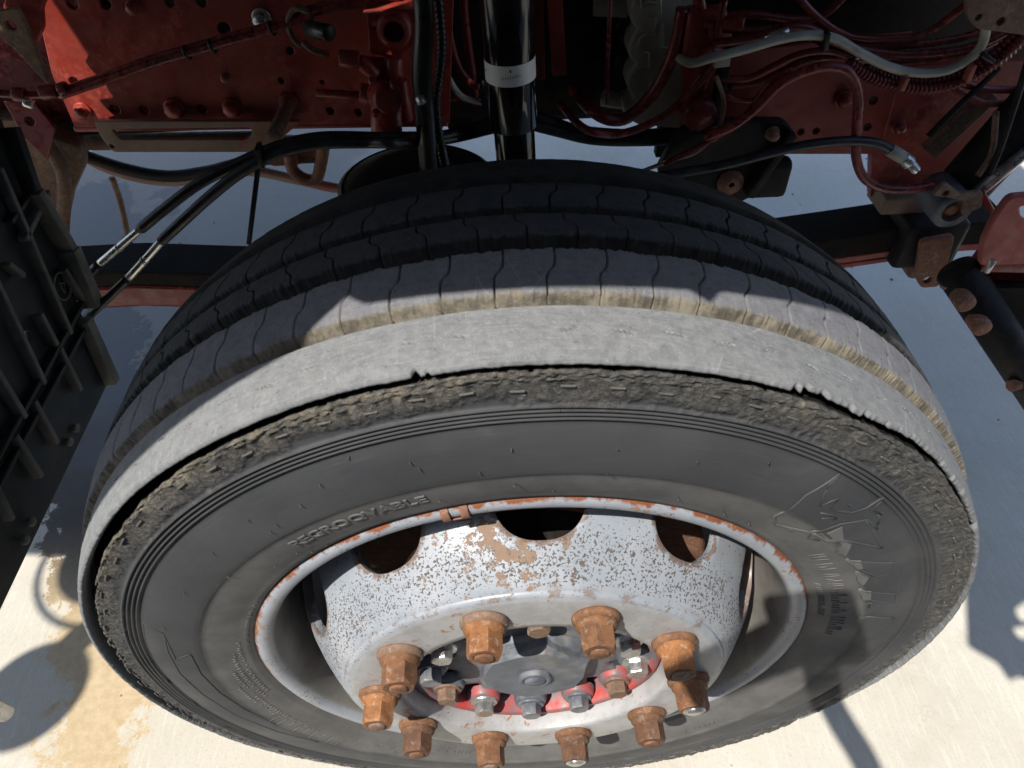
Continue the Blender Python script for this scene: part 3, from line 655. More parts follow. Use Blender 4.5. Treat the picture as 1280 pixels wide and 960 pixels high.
# ================================================================== CHASSIS
def red_bolt(parent, px, py, Y, r, mat=RED, h=.010, name='bolt', washer=True, af=None):
    p = U(px, py, Y); ms = []
    rr = (U(px+r, py, Y)-p).length
    if washer: ms.append(orient(lathe([(.001, .0), (rr, 0), (rr, .0022), (rr*.9, .003), (.001, .003)], 28, axis='Z'), p, (0, -1, 0)))
    ms.append(hexa(p+Vector((0, -.003, 0)), (0, -1, 0), rr*1.35, h, .001))
    return obj(name, join(ms), mat, parent)
rail = thing('frame_rail', 'red painted chassis rail with holes behind and left of the tyre', 'chassis rail', U(330, 150, .5))
Y = .5
holes = [(92, 3, 7), (133, 3, 7), (94, 100, 5.5), (145, 135, 6), (181, 136, 6), (213, 1, 6), (253, 1, 6), (281, 34, 8), (363, 62, 5), (352, 99, 4), (253, 135, 6.2), (413, 137, 5.2), (403, 101, 3), (408, 41, 7), (448, 139, 5)]
obj('web_plate', plate(PX([(20, -90), (570, -90), (562, 152), (95, 157), (66, 90), (50, 20)], Y), [PXh(h, Y) for h in holes], .009, Y), RED, rail)
obj('shaded_web', plate(PX([(-160, -90), (120, -90), (130, 150), (-160, 160)], .58), [], .01, .58), REDW, rail)  # darker red than the rail: shade at its end put into the colour
a, b = U(90, 160, Y), U(560, 153, Y)
obj('lower_flange', bar(a+Vector((0, .045, -.003)), b+Vector((0, .045, -.003)), .088, .009, bev=.003), RED, rail)
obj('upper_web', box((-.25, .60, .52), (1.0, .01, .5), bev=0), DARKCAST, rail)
for px, py, r in ((218, 135, 13), (290, 134, 12), (104, 138, 11), (361, 128, 12), (168, 8, 10)): red_bolt(rail, px, py, Y-.005, r)
red_bolt(rail, 327, 22, Y-.005, 12, STEEL, .012)['label'] = 'bright zinc bolt'
red_bolt(rail, 281, 97, Y-.005, 5, TAN, .005, 'rivet')
obj('spacer_rod', cyl(U(361, 130, .49), U(342, 170, .40), .009), RUSTY_STEEL, rail)
brk = thing('slotted_bracket', 'tan steel bracket with long slot bolted under the red rail', 'bracket', U(240, 188, .485))
obj('bracket_plate', plate(rounded(PX([(118, 150), (126, 168), (142, 189), (334, 189), (352, 172), (378, 150)], .485), .006), [rounded(PX([(140, 160), (152, 173), (308, 173), (316, 167), (314, 158)], .485), .004), PXh((141, 181, 3), .485)], .007, .485), TAN, brk)
# rusty gusset at the top left
gus = thing('gusset_bracket', 'rusty triangular gusset at the rail end, top left corner', 'bracket', U(40, 100, .43))
obj('gusset_plate', plate(rounded(PX([(-30, 20), (22, 8), (32, 25), (64, 106), (55, 98), (20, 60)], .43), .004), [PXh((16, 30, 6.5), .43)], .008, .43), RUSTY_STEEL, gus)
obj('gusset_plate', plate(rounded(PX([(10, 4), (28, -40), (75, -40), (58, 8), (60, 30), (50, 52), (36, 26)], .46), .006), [], .012, .45), RED, gus)
# dark arch bracket below the rail end
ar = thing('arched_bracket', 'grimy curved bracket beside the black splash panel', 'bracket', U(60, 260, .56))
obj('arch_plate', plate(rounded(PX([(-60, 140), (40, 140), (75, 165), (105, 175), (108, 205), (92, 240), (80, 300), (60, 300), (20, 240), (-60, 190)], .56), .012), [], .03, .56, .006), RUSTY_STEEL, ar)
obj('arch_rib', tube([U(30, 150, .53), U(62, 185, .53), U(80, 225, .53), U(78, 290, .53)], .010), RUSTY_STEEL, ar)
obj('strap', plate(PX([(5, 125), (45, 128), (70, 160), (60, 200), (30, 170)], .50), [PXh((38, 150, 6), .50)], .006, .50), REDW, ar)
# harness along the rail
def hose(name, label, pts, Y, r, mat, cat='hose', corr=0, group=None, n=10):
    group = group or {'wire': 'wires strung along the frame', 'ribbed_conduit': 'ribbed conduits under the white cable', 'far_pipe': 'sagging pipes under the rail', 'coolant_hose': 'coolant hoses over the engine cover', 'air_hose': 'air hoses below the engine cover'}.get(name)
    P3 = [U(p[0], p[1], p[2] if len(p) > 2 else Y) for p in pts]; me = tube(P3, r, n, corr=corr); b = base_of(me)
    me.transform(Matrix.Translation(-b)); o = obj(name, me, mat); o.location = b; tag(o, label, cat, group); return o
def ring_on(name, p, q, r, mat, parent=None):
    return obj(name, orient(lathe([(r*.7, 0), (r, 0), (r*1.05, .001), (r*1.05, (q-p).length-.001), (r, (q-p).length), (r*.7, (q-p).length)], 20, axis='Z'), p, q-p), mat, parent)
hr = thing('rail_harness', 'two dusty red cables tied along the red rail at upper left', 'cable bundle', U(200, 68, .465))
hp = [(-40, 112), (0, 117), (45, 119), (75, 115), (100, 106), (130, 96), (165, 83), (200, 71), (250, 57), (290, 45), (325, 36), (360, 24), (400, 8), (440, 0), (500, -10)]
obj('cable', tube([U(a, b, .462) for a, b in hp], .0050), REDW, hr)
obj('cable', tube([U(a, b+6, .455) for a, b in hp[3:]], .0042), REDW, hr)
for k, (a, b) in enumerate((((52, 116), (72, 114)), ((76, 113), (84, 110)), ((18, 118), (32, 119)))):
    ring_on('sleeve', U(*a, .460), U(*b, .460), .0085, REDW, hr)
for (a, b) in (((264, 58), (267, 57)), ((338, 36), (341, 35)), ((388, 16), (391, 15)), ((232, 66), (235, 65))): ring_on('cable_tie', U(*a, .459), U(*b, .459), .0085, BLACK, hr)
obj('end_plug', cyl(U(30, 127, .44), U(42, 131, .44), .006), BSTEEL, hr)
lp = thing('hose_clip', 'ring clip with black plug on the red rail beside the zinc bolt', 'clip', U(385, 45, .47))
c0 = U(378, 35, .455); ms = [tube([c0+Vector((.016*math.cos(t), -.0, .022*math.sin(t))) for t in np.linspace(-.4, 4.4, 14)], .0035)]
obj('clip_ring', join(ms), RUSTY_STEEL, lp); obj('clip_tail', tube([U(378, 52, .45), U(390, 62, .45), U(410, 68, .46)], .004), RUSTY_STEEL, lp)
obj('plug', cyl(U(386, 36, .45), U(412, 41, .42), .0095), BLACK, lp)
# brake valve casting
vl = thing('brake_valve', 'red cast valve block with round bosses left of the black damper', 'valve', U(483, 176, .44))
def vc(a, b, Ya, Yb, rp, mat=REDC, name='valve_boss', n=28):
    p = U(*a, Ya); r = (U(a[0]+rp, a[1], Ya)-p).length; return obj(name, cyl(p, U(*b, Yb), r, n, bev=r*.12), mat, vl)
vc((481, 105), (484, 176), .44, .42, 20, name='valve_body'); vc((474, 118), (486, 124), .44, .385, 17, name='end_cap'); vc((424, 73), (450, 75), .44, .44, 11)
vc((448, 75), (470, 95), .44, .44, 9); vc((395, 116), (460, 120), .45, .45, 5, name='air_pipe'); vc((450, 116), (470, 120), .44, .44, 12); vc((455, 85), (500, 88), .46, .46, 14); vc((500, 100), (508, 150), .44, .44, 9); vc((492, 70), (492, 100), .45, .45, 12)
for px, py in ((465, 100), (492, 104), (470, 140)): red_bolt(vl, px, py, .392, 5, REDC, .006)
obj('valve_bracket', plate(rounded(PX([(455, -60), (522, -60), (520, 55), (500, 70), (462, 66)], .462), .005), [PXh((468, 30, 5), .462)], .008, .462), RED, vl)
obj('valve_flange', bar(U(455, 11, .44), U(522, 8, .44), .03, .004), RED, vl)
obj('valve_eye', lathe([(.012, -.012), (.02, -.012), (.021, 0), (.02, .012)], 30, tuple(U(493, 35, .45))), REDC, vl)
obj('web_hose_black', tube([U(525, -40, .40), U(530, 30, .39), U(527, 90, .385), U(531, 150, .385), U(536, 215, .40)], .0115), BLACK, None).name = 'brake_hose'
o = bpy.data.objects['brake_hose']; tag(o, 'thick black hose hanging right of the red valve block', 'hose')
hose('corrugated_hose', 'thin ribbed black conduit between thick hose and damper', [(545, -30), (552, 60), (545, 130), (552, 185), (556, 205)], .41, .0055, BLACK, 'hose', corr=.12)
o = obj('hose_fitting', cyl(U(524, 121, .37), U(528, 130, .365), .0055), BSTEEL); tag(o, 'small bright metal fitting on the thick black hose', 'fitting')
for k, (pts, Yk, r, mat, lab) in enumerate((
        ([(556, -20), (560, 30), (572, 80), (590, 105), (600, 108)], .52, .0045, REDW, 'thin red wire curving behind the black damper, left side'),
        ([(578, -20), (582, 30), (590, 90), (596, 130)], .54, .006, REDW, 'red hose hanging just left of the black damper'),
        ([(560, 95), (568, 110), (580, 122), (602, 128)], .50, .004, WHITEHOSE, 'short pale wire curling left of the black damper'))):
    hose('wire', lab, pts, Yk, r, mat, 'wire')
# brake chamber, low behind the tyre
bc = thing('brake_chamber', 'large dark brake chamber below the red valve, behind the tyre', 'brake chamber', (-.135, .46, .0))
obj('chamber_can', lathe([(.0001, .262), (.07, .262), (.088, .256), (.104, .250), (.107, .246), (.107, .240), (.100, .236), (.097, .228), (.097, .0)], 90, (-.125, .455, 0), 'Z'), DARKCAST, bc)
obj('clamp_band', lathe([(.106, .236), (.111, .238), (.112, .247), (.106, .251)], 90, (-.125, .455, 0), 'Z'), BLACKM, bc)
obj('breather_boss', cyl((-.09, .42, .26), (-.085, .42, .285), .03), BLACKM, bc)
# damper
sh = thing('shock_absorber', 'glossy black upright damper with white paper label above the tyre', 'shock absorber', U(650, 240, .36))
A, Bm, Cc = U(626, -110, .36), U(642, 156, .36), U(655, 330, .36)
obj('dust_tube', cyl(A, Bm, .0285, 64, bev=.001), GLOSS, sh); obj('damper_body', cyl(Bm, Cc, .0245, 64, bev=.001), GLOSS, sh)
ax = (Bm-A).normalized()
def label_band(p0, p1, r, t0, t1, mat, name, parent, nn=20, wave=0):
    q = (p1-p0).to_track_quat('Z', 'Y').to_matrix(); L = (p1-p0).length; V = []
    ex = q @ Vector((1, 0, 0)); ey = q @ Vector((0, 1, 0)); ez = (p1-p0).normalized()
    for t in np.linspace(t0, t1, nn): V.append([tuple(p0+ex*(r*math.cos(t))+ey*(r*math.sin(t))+ez*z) for z in (0, L)])
    return obj(name, grid(np.array(V), closed=False), mat, parent)
qv = ax.to_track_quat('Z', 'Y').to_matrix(); ex = qv @ Vector((1, 0, 0)); ey = qv @ Vector((0, 1, 0))
tf = math.atan2(ey.dot(Vector((0, -1, 0))), ex.dot(Vector((0, -1, 0))))
l0 = A+ax*((U(636, 84, .33)-A).dot(ax)); l1 = A+ax*((U(638, 110, .33)-A).dot(ax))
label_band(l0, l1, .0289, tf-1.9, tf+1.9, LABEL, 'paper_label', sh, 40)
def print_on(f0, f1, a0, a1):
    label_band(l0.lerp(l1, f0), l0.lerp(l1, f1), .0291, tf+a0, tf+a1, INK, 'label_print', sh, 4)
sg = 1 if (qv @ Vector((math.cos(tf+.3), math.sin(tf+.3), 0))).x > 0 else -1
def pr(f0, f1, a0, a1): print_on(f0, f1, sg*a0, sg*a1)
pr(.10, .16, -.05, .16); pr(.16, .30, -.05, .01); pr(.18, .22, .03, .16); pr(.26, .30, .0, .17); pr(.30, .36, .11, .17)
rr = random.Random(5); aa = -.38
for i in range(10):
    w = rr.uniform(.045, .065); f = .52-.012*i
    pr(f, f+.13, aa, aa+w*.35); pr(f+.02, f+.06, aa, aa+w); pr(f+.09, f+.13, aa, aa+w*.9); aa += w*1.35
pr(.76, .80, -.12, .1)
# engine mass and side parts
en = thing('engine', 'dark engine block between the rails, above and behind the tyre', 'engine', (.15, .95, .25))
obj('engine_block', box((.10, 1.0, .75), (.62, .55, .95), bev=.03), DARKCAST, en)
obj('oil_pan', box((.06, .98, .22), (.50, .40, .12), bev=.03), DARKCAST, en)
obj('red_panel', box((.115, .62, .55), (.10, .02, .46), bev=.004), REDC, en)
obj('support_bar', bar(U(690, -60, .56), U(699, 92, .56), .016, .02), RED, en)
obj('support_bar', bar(U(668, -60, .60), U(672, 95, .60), .03, .02), RED, en)
obj('cross_pipe', cyl(U(540, 118, .60), U(615, 122, .60), .008), REDW, en)
obj('dipstick_tube', cyl(U(763, -20, .53), U(758, 130, .53), .003), REDW, en)
for px, py in ((566, 20), (575, 150), (720, 40), (730, 110), (740, 60)): obj('casting_boss', cyl(U(px, py, .72), U(px, py, .60), .022), DARKCAST, en)
for k in range(9): obj('cooling_fin', box((-.03+.052*k, .70, .40), (.008, .05, .30), bev=.002), DARKCAST, en)
cc = thing('cream_engine_cover', 'cream cast cover with scalloped edge and zigzag ridges', 'engine cover', U(820, 150, .56))
sc = [(795, -50)]
for cy in (8, 52, 92): sc += [(788, cy-18), (784-cy*.03, cy-8), (783-cy*.04, cy+4), (787-cy*.04, cy+14), (793-cy*.03, cy+18)]
sc += [(788, 118), (776, 124), (778, 138), (795, 147), (848, 152), (862, 60), (868, -50)]
obj('cover_casting', plate(rounded(PX(sc, .56), .004), [], .05, .56, .004), CREAM, cc)
for zz in ([(796, -20), (797, 10), (800, 4), (806, 2), (815, 2), (815, -8)], [(792, 60), (795, 48), (800, 44), (813, 44), (814, 22), (806, 22)], [(787, 96), (790, 86), (795, 84), (807, 84), (808, 66), (800, 64)], [(795, 115), (806, 114), (807, 104)],
           [(820, -10), (820, 20)], [(822, 30), (822, 60), (830, 60)]):
    obj('cover_ridge', tube([U(a+5, b, .532) for a, b in zz], .0022, 6, smooth=False), CREAM, cc)
obj('spigot', cyl(U(742, 6, .58), U(786, 8, .57), .014), CREAM, cc); obj('spigot', cyl(U(752, 123, .58), U(780, 127, .57), .011), CREAM, cc)
for cy in (30, 72): obj('dark_bellows', lathe([(.004, -.02), (.017, -.02), (.018, -.012), (.014, -.01), (.018, -.006), (.018, 0), (.014, .002), (.018, .006), (.018, .02)], 30, tuple(U(782, cy, .59))), BLACK, cc)
# red hoses and looms right of the cover
for nm, lab, pts, Yk, r, mat, cat in (
    ('coolant_hose', 'dark red hose sweeping down over the cream engine cover', [(853, 10), (848, 40), (840, 70), (822, 108), (800, 135), (775, 150), (745, 142), (715, 110, .58)], .50, .0085, REDW, 'hose'),
    ('coolant_hose', 'thin dark hose curving under the cream engine cover', [(880, 90), (862, 115), (835, 142), (800, 160), (765, 168), (730, 160), (700, 130, .58)], .48, .0055, REDW, 'hose'),
    ('air_hose', 'black hose sagging below the cream engine cover', [(600, 120), (650, 150), (700, 165), (740, 174), (790, 176), (840, 172), (885, 150)], .50, .008, BLACK, 'hose'),
    ('air_hose', 'black hose running along the rail just above the tyre crown', [(600, 100), (645, 135), (690, 152), (730, 164), (800, 168), (860, 160), (900, 130)], .54, .008, BLACK, 'hose'),
    ('white_cable', 'off-white cable bending down and up over the ribbed conduits', [(835, 60, .56), (860, 78, .46), (890, 72), (930, 62), (975, 49), (1010, 44), (1043, 48), (1075, 66), (1110, 83), (1145, 91), (1180, 89), (1208, 76), (1226, 58), (1232, 38), (1233, 10)], .44, .0058, WHITEHOSE, 'cable'),
    ('ribbed_conduit', 'upper reddish ribbed conduit directly under the white cable', [(1080, 84), (1110, 98), (1140, 103), (1170, 101), (1205, 90), (1240, 68), (1270, 42), (1300, 10)], .455, .0058, REDW, 'conduit'),
    ('ribbed_conduit', 'lower reddish ribbed conduit, second below the white cable', [(1060, 78), (1085, 95), (1115, 106), (1150, 112), (1185, 108), (1220, 94), (1255, 70), (1290, 36)], .445, .0066, REDW, 'conduit'),
    ('drain_hose', 'dark red hose dropping in a long loop in front of the right rail', [(880, 172), (915, 158), (945, 135), (975, 105), (1010, 88), (1040, 83), (1062, 92), (1073, 120), (1071, 160), (1070, 195), (1080, 222), (1105, 235), (1140, 236), (1168, 230)], .43, .0066, REDW, 'hose'),
    ('power_hose', 'black hose with metal end running low across the red right rail', [(790, 226), (850, 216), (905, 206), (960, 192), (1010, 181), (1060, 176), (1095, 179), (1118, 190)], .425, .0068, BLACK, 'hose'),
    ('thin_hose', 'thin dark hose crossing the black hanger in a flat curve', [(830, 205), (870, 185), (900, 168), (935, 140), (960, 105), (990, 85)], .44, .0038, REDW, 'hose'),
    ('wire', 'red wire arching from the cover towards the top right bracket', [(985, -20), (1020, 20), (1060, 45), (1110, 48), (1160, 40), (1215, 0)], .47, .0045, REDW, 'wire'),
    ('wire', 'upper dark red wire of the bundle above the white cable', [(880, 30), (930, 38), (985, 36), (1040, 50), (1100, 58), (1150, 55), (1210, 45), (1260, 23), (1310, -5)], .475, .005, REDW, 'wire'),
    ('wire', 'middle dark red wire of the bundle above the white cable', [(890, 55), (940, 48), (1000, 33), (1050, 55), (1100, 66), (1150, 68), (1210, 60), (1260, 38), (1310, 10)], .465, .0055, REDW, 'wire'),
    ('wire', 'lower glossy red wire of the bundle above the white cable', [(880, 65), (925, 60), (960, 45), (990, 38), (1040, 60), (1090, 78), (1150, 76), (1210, 66), (1260, 44), (1310, 16)], .48, .004, REDW, 'wire'),
    ('wire', 'red wire looping beneath the white cable at the rail top', [(900, 98), (935, 98), (965, 84), (1000, 68), (1040, 64), (1070, 76)], .47, .005, REDW, 'wire'),
    ('wire', 'red wire running just under the white cable near the hanger', [(910, 108), (945, 104), (975, 90), (1010, 74), (1050, 72)], .475, .0045, REDW, 'wire'),
    ('wire', 'dark wire in a short loop over the top of the right rail', [(905, 118), (925, 126), (950, 122), (985, 96), (1030, 80)], .465, .0036, REDW, 'wire'),
    ('wire', 'dark wire leaving the top edge left of the white cable', [(900, 20), (940, 18), (990, 24), (1030, 18), (1070, -20)], .50, .005, REDW, 'wire'),
    ('wire', 'red wire hanging below the ribbed conduits at right', [(1190, 96), (1215, 108), (1240, 112), (1280, 112)], .47, .005, REDW, 'wire'),
    ('wire', 'pale wire slanting under the ribbed conduits at right', [(1170, 100), (1195, 112), (1225, 128), (1260, 130)], .48, .0045, PINK, 'wire'),
    ('wire', 'dark bundle wire dropping beside the black clamp post', [(872, -10), (880, 40), (884, 80), (872, 120), (862, 160), (845, 195)], .50, .008, REDW, 'wire'),
    ('wire', 'red wire twisting down past the red round connector', [(905, 0), (896, 50), (893, 80), (870, 110), (858, 125)], .47, .005, REDW, 'wire'),
    ('wire', 'thin wire crossing low in front of the black hanger plate', [(800, 215), (840, 200), (870, 190), (895, 165), (905, 130), (895, 95)], .45, .003, TAN, 'wire')):
    hose(nm, lab, pts, Yk, r, mat, cat, corr=.14 if nm == 'ribbed_conduit' else 0)
fit = thing('hose_fitting', 'pale crimped metal end of the black hose by the round eye', 'fitting', U(1135, 205, .42))
obj('ferrule', cyl(U(1112, 187, .425), U(1130, 198, .42), .0085), CREAM, fit); obj('nut', hexa(U(1130, 198, .42), U(1140, 206, .415)-U(1130, 198, .42), .017, .012), BSTEEL, fit); obj('elbow', cyl(U(1138, 204, .415), U(1146, 214, .41), .0065), BSTEEL, fit)
for a, b, lab in (((1030, 62), (1034, 40), 'black tie round the white cable above the right rail'), ((1125, 112), (1133, 96), 'pale tie round the ribbed conduits, left of the pair'), ((1208, 100), (1216, 80), 'pale tie round the ribbed conduits nearest the corner'), ((1226, 66), (1240, 76), 'black tie at the upper end of the ribbed conduits')):
    p, q = U(*a, .435), U(*b, .435); mid = (p+q)/2
    o = obj('cable_tie', bar(p, q, .006, .012, up=(0, 1, 0), bev=.001), BLACK if lab[0] == 'b' else PINK); tag(o, lab, 'cable tie')
o = obj('wire_joint', tube([U(955, 50, .455), U(965, 44, .45), U(985, 39, .45)], .005), BSTEEL); tag(o, 'shiny taped wire joint just above the white cable', 'wire joint')
cn = thing('round_connector', 'dark red round connector on a black post left of the hanger', 'connector', U(880, 175, .47))
obj('connector_body', lathe([(.0002, -.02), (.018, -.02), (.022, -.016), (.023, 0), (.023, .02)], 30, tuple(U(872, 138, .47))), REDW, cn)
obj('clamp_post', bar(U(905, 80, .475), U(893, 152, .475), .014, .018, up=(0, 1, 0)), BLACKM, cn)
obj('clamp_band', bar(U(892, 78, .46), U(912, 76, .46), .012, .01, up=(0, 1, 0)), CREAM, cn)
obj('junction_block', join([box(U(878, 40, .50), (.05, .03, .06), bev=.006), box(U(900, 35, .49), (.03, .02, .02), bev=.004), cyl(U(905, 28, .47), U(930, 30, .46), .008), cyl(U(880, 70, .48), U(898, 62, .46), .009)]), REDC, cn)
# right frame horn
fr2 = thing('frame_horn', 'red chassis rail end with bolts right of the tyre crown', 'chassis rail', U(1040, 190, .5))
h2 = [(1000, 163, 4.2), (1019, 162, 4.2), (1090, 124, 5.5), (1083, 157, 5)]
obj('horn_plate', plate(PX([(872, 186), (985, 191), (1098, 191), (1112, 140), (1124, 95), (1140, 40), (852, 70), (852, 180)], Y+.03), [PXh(h, Y+.03) for h in h2], .009, Y+.03), RED, fr2)
obj('horn_extension', plate(rounded(PX([(1112, 90), (1290, 80), (1290, 130), (1215, 200), (1150, 268), (1126, 262), (1092, 252), (1094, 190)], Y+.02), .004), [], .02, Y+.04), RED, fr2)
obj('horn_foot', box(U(1122, 245, .52)+Vector((0, 0, 0)), (.07, .06, .03), bev=.004), TAN, fr2)
for px, py, r in ((1053, 124, 11), (1122, 158, 9)): red_bolt(fr2, px, py, Y+.024, r)
obj('shade_backing', box((.585, .66, .49), (.65, .02, .66), bev=0), DARKCAST, fr2)  # dark sheet added behind the horn so its holes look shaded
hg = thing('spring_hanger', 'black steel spring hanger with rusty bolts, right of the tyre crown', 'bracket', U(920, 240, .47))
obj('hanger_plate', plate(rounded(PX([(845, 165), (872, 148), (978, 148), (990, 160), (986, 178), (955, 225), (930, 248), (850, 262), (820, 210)], .47), .008), [PXh((912, 226, 9), .47)], .016, .47, .003), BLACKM, hg)
obj('hanger_rib', bar(U(990, 165, .455), U(935, 243, .455), .012, .02, up=(0, 1, 0)), BLACKM, hg)
red_bolt(hg, 965, 166, .46, 9, CLIP); red_bolt(hg, 890, 166, .46, 9, CLIP)
obj('bushing', lathe([(.004, -.012), (.011, -.012), (.0115, -.008), (.019, -.007), (.020, .01)], 30, tuple(U(912, 226, .465))), CLIP, hg)
obj('hanger_link', box(U(935, 222, .50), (.12, .03, .06), bev=.01), BLACKM, hg)
# leaf spring
ls = thing('leaf_spring', 'stack of red and black spring leaves behind the tyre', 'leaf spring', (0, .52, .02))
zl, zr = U(190, 352, .5).z, U(1100, 300, .5).z
def leaf(x0, x1, dz, th_, mat, w=.078, Yc=.52):
    V = []
    for x in np.linspace(x0, x1, 60):
        t = (x-(-.6))/(1.25); z = zl+(zr-zl)*t-.045*math.sin(PI*min(max(t, 0), 1))+dz
        V.append([(x, Yc+w/2*a, z+th_/2*b) for a, b in ((-1, -.8), (-1, .8), (-.96, 1), (.96, 1), (1, .8), (1, -.8), (.96, -1), (-.96, -1))])
    A_ = np.array(V).transpose(1, 0, 2); return obj('leaf', grid(A_), mat, ls, smooth=False)
leaf(-.95, .80, .017, .040, DARKCAST); leaf(-.2, .78, -.012, .012, PINK); leaf(-.1, .72, -.028, .009, PINK, .07)
leaf(-.95, -.3, -.012, .042, REDW, .084)
obj('rebound_clip', plate(rounded(PX([(1150, 300), (1192, 292), (1180, 340), (1172, 356), (1150, 358), (1143, 345)], .44), .008), [PXh((1158, 348, 5), .44)], .010, .44), CLIP, ls)
obj('spring_eye_block', box(U(1150, 290, .50), (.10, .085, .085), bev=.01), BLACKM, ls)
obj('clip_block', box(U(1142, 310, .50), (.028, .08, .07), bev=.008), RUSTY_STEEL, ls)
# right link eye and drag cylinder
dg = thing('damper_cylinder', 'dark slanted cylinder with metal eye in the right corner', 'damper', U(1180, 270, .42))
E_ = U(1180, 250, .42)
obj('eye_ring', lathe([(.0165, -.030), (.026, -.030), (.028, -.027), (.028, .03), (.0165, .03), (.0165, -.03)], 48, tuple(E_)), GREYCAST, dg)
obj('rubber_bush', lathe([(.0002, -.024), (.008, -.026), (.009, -.022), (.0168, -.022)], 40, tuple(E_)), CLIP, dg)
obj('cylinder_tube', cyl(U(1205, 232, .45), U(1320, 105, .45), .036, 48), BLACKM, dg)
obj('silver_rod', cyl(U(1216, 245, .41), U(1330, 150, .41), .0085, 24), STEEL, dg)
obj('eye_lug', plate(rounded(PX([(1164, 243), (1180, 226), (1198, 240), (1228, 238), (1225, 258), (1200, 268), (1205, 250), (1180, 245)], .385), .005), [PXh((1181, 240, 4), .385)], .007, .385), RUSTY_STEEL, dg)
obj('clamp_clip', bar(U(1226, 240, .40), U(1238, 262, .40), .008, .012, up=(0, 1, 0)), RED, dg)
obj('rod_bracket', tube([U(1245, 140, .42), U(1240, 190, .41), U(1222, 220, .40)], .004), RUSTY_STEEL, dg)
obj('brake_pipe', tube([U(1290, 60, .42), U(1275, 110, .41), U(1252, 180, .40), U(1238, 215, .40)], .0045), BLACKM, dg)
obj('stay_rod', tube([U(1160, 170, .46), U(1200, 130, .46), U(1250, 85, .46)], .004, smooth=False), BLACKM, dg)
obj('slanted_stay', bar(U(1160, 190, .50), U(1240, 115, .50), .03, .012, up=(0, 1, 0)), RUSTY_STEEL, dg)
tr = thing('drilled_bracket', 'dark bracket plate with two holes in the top right corner', 'bracket', U(1245, 40, .40))
obj('bracket_plate', plate(rounded(PX([(1206, -40), (1206, 15), (1218, 35), (1245, 38), (1330, 50), (1330, -40)], .40), .008), [PXh((1221, 20, 4), .40), PXh((1249, 25, 5), .40)], .008, .40), RUSTY_STEEL, tr)
# pink-red bumper bracket at right edge
bb = thing('bumper_bracket', 'faded red bracket with rust patches at the right edge', 'bracket', U(1260, 360, .34))
obj('bracket_face', plate(rounded(PX([(1260, 243), (1340, 236), (1340, 325), (1222, 330), (1226, 300), (1240, 270)], .36), .01), [rounded(PX([(1272, 256), (1300, 252), (1300, 273), (1284, 275), (1274, 268)], .36), .004)], .012, .36, .003), PINK, bb)
obj('bracket_shelf', bar(U(1222, 326, .37), U(1350, 329, .37), .03, .02), REDW, bb)
obj('bracket_side', plate(PX([(1222, 325), (1340, 325), (1340, 364), (1212, 362), (1216, 350)], .375), [], .01, .385), REDW, bb)
obj('lower_lip', bar(U(1212, 360, .36), U(1350, 364, .36), .02, .006), REDW, bb)
obj('pin', cyl(U(1233, 340, .34), U(1242, 325, .34), .0045), STEEL, bb)
sl = thing('track_rod', 'black slanted rod with rusty clamp lobes near right edge', 'rod', U(1250, 450, .30))
obj('rod_tube', cyl(U(1195, 335, .38), U(1330, 540, .25), .030, 30), BLACKM, sl)
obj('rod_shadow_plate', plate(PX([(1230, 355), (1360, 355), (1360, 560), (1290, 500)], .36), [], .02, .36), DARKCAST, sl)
for px, py, Yk in ((1206, 378, .33), (1226, 408, .315)): obj('clamp_lobe', lathe([(.0002, -.008), (.009, -.008), (.0135, -.006), (.0145, 0), (.0135, .02)], 30, tuple(U(px, py, Yk))), CLIP, sl)
obj('clamp_nut', hexa(U(1272, 480, .28), (-1, -.3, 0), .018, .014), CLIP, sl); obj('clamp_nut', hexa(U(1187, 354, .37), (-1, -.3, 0), .014, .012), CLIP, sl)
# hoses at the left
for nm, lab, pts, Yk in (('air_line', 'upper black air line with bright metal end left of the tyre', [(620, 150), (560, 168), (500, 172), (470, 172), (400, 172), (345, 184), (290, 208), (245, 232), (205, 262), (176, 286)], .38), ('air_line', 'lower black air line with bright metal end left of the tyre', [(620, 160), (560, 174), (500, 178), (460, 178), (395, 180), (345, 192), (300, 216), (262, 246), (230, 275), (202, 301)], .36)):
    t0 = thing(nm, lab, 'hose', U(200, 300, Yk), 'air lines left of the tyre'); obj('hose_tube', tube([U(a, b, Yk if a < 540 else .52) for a, b in pts], .0072, 12), BLACK, t0)
    e = [(176, 286), (150, 308), (124, 330)] if nm == 'air_line' and lab[0] == 'u' else [(203, 300), (182, 324), (160, 348)]
    obj('metal_sleeve', tube([U(a, b, Yk) for a, b in e], .0052, 14), BSTEEL, t0); obj('sleeve_collar', cyl(U(*e[1], Yk), U(e[1][0]-3, e[1][1]+3, Yk), .0058), STEEL, t0)
    obj('hose_tail', tube([U(*e[2], Yk), U(e[2][0]-35, e[2][1]+34, Yk-.01), U(e[2][0]-75, e[2][1]+70, Yk-.02)], .006, 10), BLACK, t0)
o = obj('stay_wire', cyl(U(326, 182, .37), U(311, 305, .34), .0032), BLACKM); tag(o, 'thin upright black rod beside the tyre, under the air lines', 'rod')
o = obj('cable_tie', bar(U(322, 182, .36), U(330, 206, .36), .006, .02, up=(0, 1, 0), bev=.001), BLACK); tag(o, 'black tie binding the two air lines together', 'cable tie')
hose('far_pipe', 'brown sagging pipe seen under the rail beyond the air lines', [(95, 190), (130, 208), (175, 222), (225, 226), (280, 216), (320, 214), (370, 224), (430, 236), (500, 236)], .80, .010, TAN, 'pipe')
hose('far_pipe', 'black sagging pipe just above the brown one', [(60, 175), (110, 196), (160, 212), (210, 220), (260, 214), (320, 200), (400, 196)], .78, .011, BLACKM, 'pipe')
lg = thing('rusty_lug', 'rusty looped lug hanging under the rail near the tyre', 'bracket', U(390, 225, .62))
